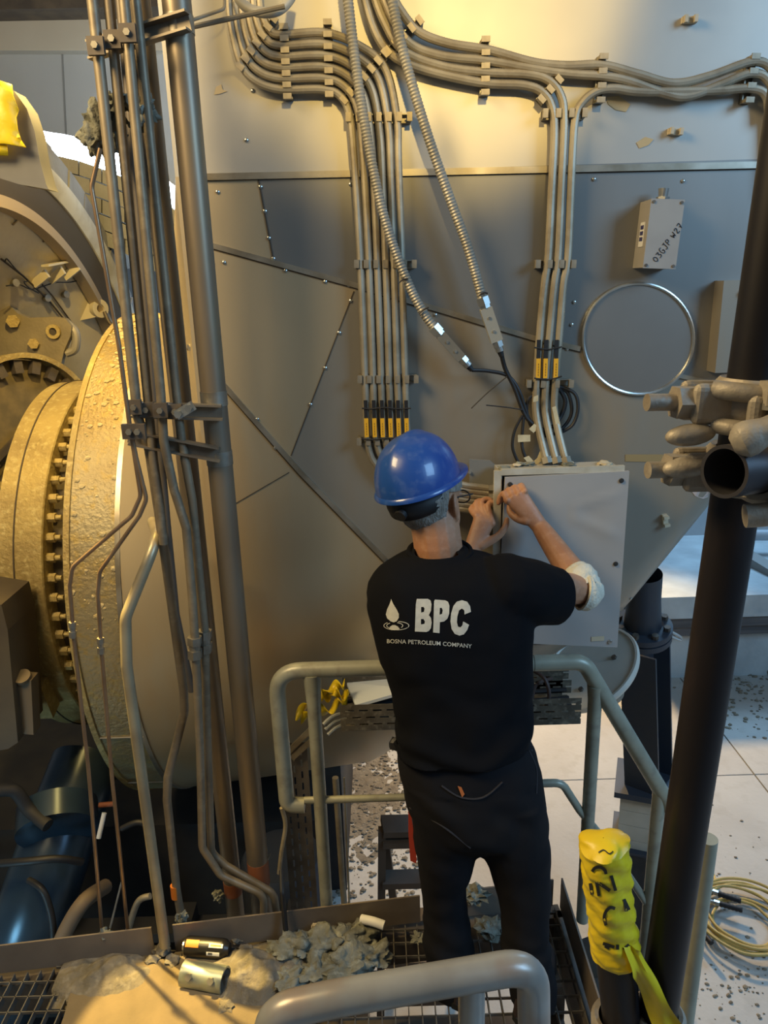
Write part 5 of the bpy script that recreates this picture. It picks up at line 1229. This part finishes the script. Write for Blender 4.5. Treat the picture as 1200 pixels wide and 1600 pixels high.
fc = PY(1004, 978, 3.25); fa = V((-.1, -.22, 1)).normalized()
MB().lathe([(-.06, .0005), (-.06, .135), (-.03, .135), (-.03, .10), (-.022, .10), (-.022, .135), (.008, .135), (.010, .085), (.16, .075), (.3, .075)], fc, fa, 40).build('round_flange', leg_m, sp, ang=30)
for k in range(8):
    a_ = 2 * pi * k / 8 + .2; u, v = frame_from(fa); p = fc + fa * .008 + (u * cos(a_) + v * sin(a_)) * .112
    MB().hexa(p, p + fa * .022, .016).build('flange_bolt', steel_dk, sp, ang=20)
bc_ = PY(985, 1228, 3.25)
MB().box((lb_.x - .01, 3.25, lb_.z - .015), (.30, .30, .03), Matrix.Rotation(radians(-20), 3, 'Z')).build('base_plate', leg_m, sp, ang=0)
cl = MB().tube(spline([PY(1040, 985, 3.2), PY(1050, 988, 3.2), PY(1062, 995, 3.2), PY(1064, 1000, 3.2), PY(1054, 997, 3.2), PY(1043, 991, 3.2)], 5), .007, 8).build('shackle_ring', mat('pale_shackle', (.5, .5, .48), .4, .5), sp)
zb_ = lb_.z - .03; block_m = mat('pale_wood_block', (.48, .44, .36), .8, 0, (.40, .36, .28), 7)
zc_ = zb_
for k, h_ in enumerate((.085, .085, .085, .05)):
    o = MB().box((lb_.x - .01, 3.25, zc_ - h_ / 2 - .0005), (.24, .24, h_ - .002), Matrix.Rotation(radians(-20), 3, 'Z')).build('packing_block', block_m, ang=0); zc_ -= h_
    tag(o, 'pale packing block stacked under the support leg, %s in the stack' % ['top one', 'second from top', 'third from top', 'bottom one'][k], 'block', 'packing blocks under the support leg')
ib = thing('steel_stool_beam', 'dark steel beam stub under the packing blocks', 'beam', (lb_.x, 3.25, FZ))
hb_ = zc_ - FZ
for dx in (-.11, .11): MB().box((lb_.x - .01 + dx, 3.25, FZ + hb_ / 2), (.016, .26, hb_ - .03), Matrix.Rotation(radians(-20), 3, 'Z')).build('beam_side', leg_m, ib, ang=0)
MB().box((lb_.x - .01, 3.25, FZ + hb_ / 2), (.22, .014, hb_ - .04), Matrix.Rotation(radians(-20), 3, 'Z')).build('beam_web', leg_m, ib, ang=0)
for z in (zc_ - .0085, FZ + .0095): MB().box((lb_.x - .01, 3.25, z), (.30, .30, .015), Matrix.Rotation(radians(-20), 3, 'Z')).build('beam_cap', leg_m, ib, ang=0)
# pale round end plate under the duct
dc = PY(922, 1044, 3.0); vd = (EYE - dc).normalized(); rt_ = V((1, 0, 0)); im_r = CAMROT @ V((1, 0, 0)); im_u = CAMROT @ V((0, 1, 0))
mj = (im_r * .78 + im_u * .62).normalized(); pp_ = (im_u * .78 - im_r * .62).normalized()
nd = (vd * .45 + pp_ * .89).normalized()
ep = thing('round_end_plate', 'pale round plate with rim tilted under the grey junction box', 'plate', dc)
MB().lathe([(-.02, .0005), (-.02, .225), (-.004, .232), (.012, .228), (.012, .218), (.004, .214), (.004, .0005)], dc, nd, 64).build('disc', mat('pale_plate', (.62, .60, .54), .5, .1, (.52, .50, .44), 4), ep, ang=30)
MB().lathe([(-.20, .06), (-.02, .07)], dc, nd, 48).build('neck', lower_m, ep)
for a_ in (0.2, 2.2, 4.2): 
    u, v = frame_from(nd); p = dc + nd * .004 + (u * cos(a_) + v * sin(a_)) * .12; MB().hexa(p, p + nd * .01, .012).build('plate_bolt', steel_dk, ep, ang=20)
# plinth slabs in the right background
cst = mat('plinth_concrete', (.48, .54, .56), .75, 0, (.36, .40, .42), 3, bump=.3, bscale=25)
tim = mat('weathered_timber', (.12, .12, .125), .8, 0, (.07, .07, .075), 6, stretch=(.2, 1, 3))
def bgbox(x0_, x1_, ytop, ybot, Y, depth, name, label, cat, m):
    a_, b_ = PY(x0_, ytop, Y), PY(x1_, ybot, Y); c_ = PY(x1_, ytop, Y)
    o = MB().box(((a_.x + c_.x) / 2, Y + depth / 2, (a_.z + b_.z) / 2), (c_.x - a_.x, depth, abs(a_.z - b_.z))).build(name, m, ang=0); tag(o, label, cat); return o
bgbox(1000, 1420, 935, 956, 6.0, 1.6, 'concrete_slab', 'pale concrete slab edge behind the pole at the right, upper of two', 'slab', cst)
bgbox(1010, 1420, 957, 970, 6.05, .4, 'timber_plank', 'dark weathered plank under the pale slab, upper one', 'plank', tim)
bgbox(1010, 1420, 971, 983, 6.1, .4, 'timber_plank', 'dark weathered plank under the pale slab, lower one', 'plank', tim)
bgbox(1000, 1420, 985, 1060, 6.25, 1.2, 'concrete_plinth', 'pale concrete plinth under the planks at the right, lower of two', 'plinth', cst)
bgbox(1040, 1420, 858, 872, 7.9, .2, 'timber_plank', 'dark plank on the far side of the pale slab', 'plank', tim)
def bgtube(pts, r, label, m, name='background_pipe', cat='pipe'):
    o = MB().tube(fillet(pts, .1), r, 12).build(name, m); tag(o, label, cat)
bgtube([PY(1120, 836, 7.0), PY(1300, 836, 7.0)], .055, 'grey horizontal pipe right of the black pole, behind the couplers', mat('grey_bg_pipe', (.42, .46, .5), .4))
bgtube([PY(1120, 862, 7.2), PY(1300, 866, 7.2)], .03, 'thin dark horizontal pipe right of the black pole', leg_m)
o = MB().bar(PY(1155, 868, 6.9), PY(1280, 945, 5.9), .14, .16).build('grey_beam', mat('beam_grey', (.26, .26, .25), .6, .1), ang=0); tag(o, 'grey slanting beam lying on the pale slab at the right edge', 'beam')
bgtube([PZ(1000, 1024, FZ + .03), PZ(1130, 1016, FZ + .03), PZ(1150, 1020, FZ + .03), PZ(1240, 1070, FZ + .03)], .03, 'bent rusty pipe lying on the concrete floor at the right', mat('rusty_floor_pipe', (.32, .27, .24), .7, 0, (.22, .17, .14), 8))
# dirt scattered on the floor
def scatter(name, label, cx, cy, rx, ry, n, smax, seed, m):
    r_ = random.Random(seed); q = MB()
    for i in range(n):
        a_ = r_.uniform(0, 2 * pi); k = sqrt(r_.random()) ** 1.3; s_ = smax * r_.uniform(.25, 1) ** 1.6
        q.blob((cx + rx * k * cos(a_), cy + ry * k * sin(a_), FZ + s_ * .25), s_, .45, 2, i, 1, (1.2, 1, .5))
    o = q.build(name, m, ang=0); tag(o, label, 'debris'); o['kind'] = 'stuff'
dirt = mat('brown_dirt', (.24, .205, .15), .95, 0, (.16, .135, .10), 14, bump=.6)
c = PZ(565, 1260, FZ); scatter('floor_dirt', 'brown dirt and wool crumbs on the floor left of the worker', c.x, c.y, .55, 1.1, 1700, .017, 4, dirt)
mound(c.x + .05, c.y + .1, .42, 1.0, .012, 'dirt_layer', 'thin brown layer of dirt on the floor left of the worker', dirt, 9, 60, 'dirt', FZ - .008)['kind'] = 'stuff'
c = PZ(1175, 1075, FZ); scatter('floor_dirt', 'grey dirt along the floor pipe at the right', c.x, c.y, .7, .9, 500, .02, 8, dirt)
c = PZ(1150, 1540, FZ); scatter('floor_dirt', 'crumbs on the floor below the hose coil', c.x, c.y, .45, .35, 150, .012, 9, dirt)
c = PZ(1130, 1340, FZ); scatter('floor_dirt', 'few crumbs on the lit floor above the hose coil', c.x, c.y, .6, .6, 60, .012, 10, dirt)

# ------------------------------------------------------------------ hose coil
hc = thing('coiled_air_hose', 'coil of thin yellow hose with dark couplings on the floor, bottom right', 'hose', PZ(1160, 1440, FZ))
cc = PZ(1162, 1442, FZ + .012); r_ = random.Random(2); pts = []
for i in range(7 * 16):
    a_ = 2 * pi * i / 16; t = i / 112; R_ = .21 + .055 * sin(t * 9) + r_.uniform(-.006, .006); pts.append(cc + V((R_ * 1.05 * cos(a_) + .03 * sin(t * 7), R_ * sin(a_) * 1.0 + .03 * cos(t * 5), .012 + .05 * abs(sin(t * 6)))))
yh = mat('yellow_hose', (.50, .38, .12), .5, 0, (.42, .31, .10), 12)
MB().tube(spline(pts, 3), .0085, 8).build('hose', yh, hc)
tail = spline([PZ(1100, 1400, FZ + .05), PZ(1118, 1392, FZ + .06), PZ(1116, 1370, FZ + .02), PZ(1100, 1342, FZ + .02), PZ(1080, 1330, FZ + .02)], 6)
MB().tube(tail, .0085, 8).build('hose_tail', yh, hc)
for x0_, y0_, x1_, y1_ in ((1122, 1396, 1158, 1408), (1124, 1412, 1160, 1422), (1088, 1446, 1112, 1474)):
    a_, b_ = PZ(x0_, y0_, FZ + .09), PZ(x1_, y1_, FZ + .09); q = [a_.lerp(b_, k / 12) for k in range(13)]
    MB().tube(q, [.014 + .003 * (k % 2) for k in range(13)], 10).build('bend_sleeve', dark_m, hc)
    d_ = (a_ - b_).normalized(); MB().hexa(a_, a_ + d_ * .03, .015).cyl(a_ + d_ * .03, a_ + d_ * .08, .011).build('coupling', bright, hc, ang=20)

# ------------------------------------------------------------------ scaffold poles in the foreground
pole_m = mat('black_scaffold_tube', (.011, .010, .013), .45, .3, (.020, .015, .016), 6, c3=(.05, .033, .03), scale3=24, amt3=.3, stretch=(1, 1, .3))
cast_m = mat('dirty_cast_coupler', (.38, .34, .28), .55, .35, (.27, .23, .185), 14, bump=.3, bscale=50, c3=(.50, .46, .39), scale3=30, amt3=.5)
YO = .74; pu, pd = PY(1182, 560, YO), PY(1070, 1300, YO + .0); dp = (pd - pu).normalized()
sc1 = thing('scaffold_pole', 'black upright scaffold pole in the right foreground', 'scaffold pole', pd + dp * (pd.z - FZ))
RP = .0242
MB().hollow(pu - dp * 1.2, pd + dp * ((pd.z - FZ) / -dp.z - .0), RP, RP - .0032, 36).build('tube', pole_m, sc1)
def onpole(y):   # point of the pole axis at photo row y
    best = min((abs(PROJ(pu.lerp(pd, t))[1] - y), t) for t in np.linspace(-1, 2, 600)); return pu.lerp(pd, best[1])
def coupler(c, axis, side, name, label, bolt_len=.07, blade=1.):
    ax = V(axis).normalized(); sd = (V(side) - ax * V(side).dot(ax)).normalized(); ot = ax.cross(sd)
    t = thing(name, label, 'coupler', c, 'scaffold couplers')
    prof_ = [(-.022, RP + .001), (-.024, RP + .006), (-.018, RP + .011), (0, RP + .0125), (.018, RP + .011), (.024, RP + .006), (.022, RP + .001)]
    MB().lathe(prof_, c, ax, 40).build('clamp_band', cast_m, t, ang=40)
    lp_ = c + sd * (RP + .012)
    q = MB()
    for s_ in (-1, 1): q.box(lp_ + ot * s_ * .013 + sd * .008, (.044, .040, .014), Matrix((sd, ax, ot)).transposed())
    lg = q.build('clamp_lug', cast_m, t, ang=0); bv = lg.modifiers.new('b', 'BEVEL'); bv.width = .007; bv.segments = 3
    MB().hexa(lp_ + sd * .020, lp_ + sd * .042, .017).build('nut', cast_m, t, ang=20)
    MB().cyl(lp_ + sd * .0, lp_ + sd * (.042 + bolt_len * .4), .0085, 16).build('bolt', cast_m, t)
    MB().lathe([(-.003, .008), (-.003, .016), (.003, .016), (.003, .008)], lp_ + sd * .019, sd, 20).build('washer', steel, t)
    return t
c1_ = onpole(628); coupler(c1_, dp, (-1, -.10, .02), 'scaffold_coupler', 'cast coupler on the black pole with bolt pointing left, upper one')
# hinge half of the coupler: curved strap
MB().tube(spline([c1_ + V((-.045, -.018, .016)), c1_ + V((-.02, -.036, .014)), c1_ + V((.02, -.038, .008)), c1_ + V((.06, -.03, .0))], 6), .009, 18).build('coupler_rib', cast_m, bpy.data.objects['scaffold_coupler'])
MB().tube(spline([c1_ + V((-.042, -.018, -.018)), c1_ + V((-.02, -.036, -.020)), c1_ + V((.02, -.038, -.022)), c1_ + V((.06, -.03, -.024))], 6), .008, 18).build('coupler_rib', cast_m, bpy.data.objects['scaffold_coupler'])
ob_ = MB().box(c1_ + V((.052, -.026, -.010)), (.05, .03, .045)).build('coupler_block', cast_m, bpy.data.objects['scaffold_coupler'], ang=0); bv = ob_.modifiers.new('b', 'BEVEL'); bv.width = .008; bv.segments = 3
# stub tube with open end
e0 = PY(1131, 737, .655); sdir = V((.86, .50, -.06)).normalized()
stb = thing('scaffold_stub_tube', 'short open-ended scaffold tube held across the black pole', 'scaffold tube', e0)
MB().hollow(e0, e0 + sdir * .35, RP, RP - .0035, 40).build('tube', mat('grey_scaffold_tube', (.085, .085, .095), .4, .5, (.06, .055, .06), 6), stb)
cp2 = coupler(e0 + sdir * .068, sdir, (-.4, -.2, .9), 'scaffold_coupler', 'cast coupler around the open-ended stub tube', .05)
c2_ = onpole(712)
cp3 = coupler(c2_ + dp * .012, dp, (-1, -.12, .05), 'scaffold_coupler', 'cast coupler with wing-shaped nut behind the stub tube', .05)
for s_ in (-1, 1): ellipsoid(MB(), c2_ + V((-.062, -.02, .012 + s_ * .016)), [V((.024, 0, 0)), V((0, .012, 0)), V((.004, 0, .011))], 20, 14).build('wing', cast_m, cp3, ang=80)
MB().tube(spline([e0 + V((.0, -.01, .026)), e0 + V((.03, -.018, .042)), e0 + V((.06, -.012, .05)), e0 + V((.1, 0, .04))], 6), [.007, .012, .016, .016, .014, .012] + [.012] * 13, 18).build('coupler_rib', cast_m, cp2)
MB().tube(spline([e0 + sdir * .07 + V((.0, -.034, .02)), e0 + sdir * .07 + V((.0, -.038, -.01)), e0 + sdir * .06 + V((0, -.03, -.035)), e0 + sdir * .03 + V((0, -.01, -.042))], 6), .011, 18).build('coupler_rib', cast_m, cp2)
# second grey tube just behind the pole
o = MB().cyl(PY(1106, 1310, .86), PY(1066, 1620, .86), .0135, 18).build('back_rail_tube', rail_m); tag(o, 'grey tube half hidden right behind the black scaffold pole', 'tube')
# taped pole
q0, q1 = PY(944, 1322, .74), PY(968, 1560, .74); dq = (q1 - q0).normalized()
tp = thing('taped_scaffold_pole', 'short dark scaffold pole wrapped in yellow caution tape', 'scaffold pole', q1)
MB().hollow(q0 + dq * .004, q0 + dq * ((q0.z - FZ) / -dq.z), RP, RP - .003, 32).build('tube', pole_m, tp)
Lw = (PY(966, 1490, .74) - q0).length; u, v = frame_from(dq); rows = []
for i in range(90):
    t = i / 89; c = q0 + dq * Lw * t
    rows.append([c + (u * cos(a_) + v * sin(a_)) * (RP + .0035 + .0035 * noise.noise(V((cos(a_) * 1.6, sin(a_) * 1.6, t * 5 + a_ * .3 * sin(a_)))) + .0022 * abs(noise.noise(V((cos(a_) * 4, sin(a_) * 4, t * 22 + cos(a_) * 3)))) + .0012 * sin(t * 40 + 3 * a_)) for a_ in [2 * pi * j / 40 for j in range(40)]])
w_ = MB().grid(rows, closed=True)
for i in range(6):   # closed crumpled top
    t = (i + 1) / 6; c = q0 - dq * .012 * sin(t * pi / 2)
    rows.append([c + (u * cos(a_) + v * sin(a_)) * (RP + .004) * max(.02, cos(t * pi / 2)) * (1 + .2 * sin(3 * a_ + t * 4)) for a_ in [2 * pi * j / 40 for j in range(40)]])
w_.grid([rows[0]] + rows[-6:], closed=True)
wrapo = w_.build('tape_wrap', yellow_m, tp, ang=60)
TPV = BVHTree.FromPolygons([p.copy() for p in w_.v], w_.f)
def on_tape(x, y, off=.0012):
    d = ray(x, y).normalized(); h, n_, i, t = TPV.ray_cast(EYE, d); return None if h is None else h - d * off
ink = mat('tape_ink', (.02, .02, .015), .5)
def tape_mark(strokes, wpx):
    for pl_ in strokes:
        P = spline([V((x, y, 0)) for x, y in pl_], 5) if len(pl_) > 2 else [V((*pl_[0], 0)).lerp(V((*pl_[1], 0)), k / 5) for k in range(6)]
        rows = []
        for i in range(len(P)):
            d = (P[min(i + 1, len(P) - 1)] - P[max(i - 1, 0)]).normalized(); s_ = V((-d.y, d.x, 0)) * wpx / 2
            a_, b_ = on_tape(P[i].x - s_.x, P[i].y - s_.y), on_tape(P[i].x + s_.x, P[i].y + s_.y)
            if a_ is None or b_ is None:
                if len(rows) > 1: break
                rows = []; continue
            rows.append([a_, a_.lerp(b_, .5), b_])
        if len(rows) > 1: MB().grid(rows).build('tape_lettering', ink, wrapo, ang=60, fix=False)
tape_mark([[(925, 1362), (930, 1356), (938, 1355), (945, 1360), (947, 1366)]], 5)
tape_mark([[(932, 1378), (936, 1400)], [(936, 1380), (953, 1392)], [(955, 1368), (962, 1392)], [(922, 1380), (925, 1398)]], 5)
tape_mark([[(961, 1420), (954, 1418), (947, 1424), (944, 1434), (947, 1446)]], 5)
tape_mark([[(975, 1405), (983, 1422)], [(977, 1410), (979, 1424)]], 5)
tape_mark([[(942, 1474), (960, 1480)], [(945, 1478), (952, 1482)], [(965, 1476), (965, 1484)], [(975, 1484), (983, 1476)]], 5)
tape_mark([[(935, 1332), (943, 1328), (952, 1334), (958, 1330)]], 2)
# hanging tape tail
T = spline([PY(986, 1480, .715), PY(1000, 1512, .71), PY(1018, 1550, .71), PY(1042, 1600, .71), PY(1075, 1680, .71)], 6); rows = []
for i, p in enumerate(T):
    w = .010 + .016 * i / len(T); tw = .5 * sin(i * .35); rows.append([p + (V((cos(tw), sin(tw), -.35)) * w * s_) + V((0, .004 * cos(s_ * 4 + i * .2), 0)) for s_ in (-1, -.5, 0, .5, 1)])
tl2 = MB().grid(rows).build('tape_tail', yellow_m, tp, ang=80, fix=False)
coupler(PY(969, 1606, .74), dq, (-.6, -.8, 0), 'scaffold_coupler', 'coupler at the foot of the taped pole, cut by the bottom edge', .04)
coupler(onpole(1592) + V((0, 0, -.01)), dp, (.35, -.93, 0), 'scaffold_coupler', 'coupler low on the black pole at the bottom edge', .03)

# ------------------------------------------------------------------ added dark skid; pipes, lower left
skid_m = mat('shade_dark_steel', (.018, .018, .020), .7, .1, (.03, .028, .026), 6)  # near-black colour stands in for the shade under the turbine
sk = thing('added_skid', 'added near-black skid standing in for the shade beneath the turbine, lower left', 'skid', (-1.5, 3.6, FZ))
MB().box((-1.75, 4.4, -.98), (2.7, 2.0, .84)).build('added_skid_block', skid_m, sk, ang=0)  # added dark boxes that block the view of bright floor
MB().box((-.45, 4.4, -.95), (.30, 1.2, .9)).build('added_skid_block', skid_m, sk, ang=0)
MB().box((-1.5, 2.75, -1.0), (2.3, .12, .06)).build('added_skid_rail', skid_m, sk, ang=0)
MB().box((-1.5, 2.75, -.60), (2.3, .10, .05)).build('added_skid_rail', skid_m, sk, ang=0)
for x in (-2.4, -1.5, -.95, -.45): MB().box((x, 2.75, -.95), (.08, .10, .9)).build('added_skid_post', skid_m, sk, ang=0)
MB().box((-1.6, 2.95, -1.36), (2.9, 1.3, .06)).build('added_dark_tray', mat('added_dark_tray', (.015, .018, .025), .3, .1), sk, ang=0)  # added sheet over the floor, shade put into its near-black colour
blue = mat('blue_glossy_pipe', (.030, .055, .085), .28, .3, (.02, .035, .055), 4)
bpp = thing('large_blue_pipe', 'wide glossy blue-grey pipe sloping down at lower left', 'pipe', PY(40, 1480, 2.75))
MB().tube(spline([PY(135, 1190, 3.25), PY(95, 1300, 2.95), PY(55, 1420, 2.75), PY(10, 1560, 2.65)], 8), .165, 36).build('pipe', blue, bpp)
MB().tube(spline([PY(90, 1260, 2.90), PY(90, 1300, 2.80)], 4), .172, 36).build('pipe_collar', blue, bpp)
def sooty(pts, r, label, m=dark_m, name='dark_hose', cat='hose'):
    o = MB().tube(spline(pts, 8), r, 12).build(name, m); tag(o, label, cat)
sooty([PY(-30, 1352, 2.62), PY(40, 1346, 2.58), PY(90, 1342, 2.6), PY(128, 1347, 2.66)], .016, 'black hose lying across the blue pipe')
sooty([PY(45, 1375, 2.6), PY(66, 1390, 2.56), (PY(78, 1420, 2.54)), PY(83, 1450, 2.52), PY(84, 1490, 2.5)], .014, 'black hose curving down over the blue pipe')
sooty([PY(84, 1500, 2.45), PY(105, 1450, 2.5), PY(132, 1408, 2.56), PY(165, 1385, 2.7)], .032, 'dull brown tube curving up beside the blue pipe', mat('brown_tube', (.16, .12, .08), .6), 'brown_tube', 'tube')
sooty([PY(190, 1295, 2.6), PY(215, 1285, 2.6), PY(240, 1292, 2.6)], .012, 'dark bent hose behind the slanted tube')
sooty([PY(200, 1455, 2.5), PY(215, 1410, 2.5), PY(235, 1400, 2.5)], .013, 'grey bent tube behind the toe board', conduit_m, 'bent_tube', 'tube')
sooty([PY(155, 1258, 2.9), PY(180, 1256, 2.9)], .012, 'rusty stub between the instrument tubes', mat('rust', (.22, .07, .03), .7), 'rusty_stub', 'stub')
sooty([PY(154, 1310, 2.7), PY(163, 1270, 2.75)], .010, 'pale slanting stick between the instrument tubes', white_m, 'pale_stick', 'stick')
sooty([PY(172, 1450, 2.4), PY(190, 1378, 2.5)], .004, 'thin shiny wire between the instrument tubes', bright, 'thin_wire', 'wire')
sooty([PY(402, 1378, 2.3), PY(422, 1335, 2.3)], .003, 'thin pale wire beside the bent pipes', bright, 'thin_wire', 'wire')
pt = thing('tape_flag', 'orange tape wrapped on the kinked pipe foot', 'tape', PY(274, 1394, 2.24)); MB().cyl(PY(273, 1383, 2.24), PY(275, 1402, 2.24), .0165, 14).build('tape_band', mat('orange_tape', (.70, .20, .02), .6), pt)
for k, (x, y, r, l) in enumerate(((283, 1435, .02, 'yellowish wool plug at the kinked pipe foot'), (341, 1400, .020, 'small plug of wool on the second thick pipe'), (163, 1462, .02, 'wool plug where the left instrument tube meets the toe board'), (252, 1492, .03, 'dirt clod at the foot of the slanted tube'))):
    o = MB().blob(PY(x, y, (2.22, 2.355, 2.06, 2.06)[k]), r, .5, 2.5, k + 90, 3, (1, 1, 1.1)).build('wool_plug', wool_m if k < 3 else dust_m, ang=0); tag(o, l, 'insulation')
# brown casing blocks at the left edge
lp2 = thing('brown_casing_block', 'brown angular casing block cut by the left edge below the drum', 'casing', PY(10, 1170, 2.75))
MB().plate([PY(x, y, 2.78) for x, y in ((-90, 930), (2, 945), (12, 985), (28, 1160), (13, 1170), (-90, 1190))], .25, (0, 1, 0)).build('block', mat('brown_block', (.11, .085, .05), .6, .1, (.08, .06, .04), 5), lp2, ang=0)
MB().bar(PY(42, 1056, 2.86), PY(46, 1140, 2.86), .065, .07, (0, 1, 0)).build('lug_bar', mat('lug_tan', (.16, .12, .07), .6), lp2, ang=0)
MB().lathe([(0, .0005), (0, .034), (.02, .034), (.02, .0005)], PY(37, 1060, 2.84), (0, -.5, .85), 20).build('lug_cap', mat('lug_tan', (.16, .12, .07), .6), lp2)
sooty([PY(-30, 1240, 2.7), PY(20, 1235, 2.75), PY(45, 1265, 2.75), PY(75, 1290, 2.7)], .028, 'dusty dark hose end above the blue pipe', skid_m)
# body skirt under the duct, left: dark drum below the insulated casing
dr_ = thing('dark_drain_drum', 'dark blue-black drum standing below the duct behind the thick pipes', 'drum', PY(420, 1400, 3.0))
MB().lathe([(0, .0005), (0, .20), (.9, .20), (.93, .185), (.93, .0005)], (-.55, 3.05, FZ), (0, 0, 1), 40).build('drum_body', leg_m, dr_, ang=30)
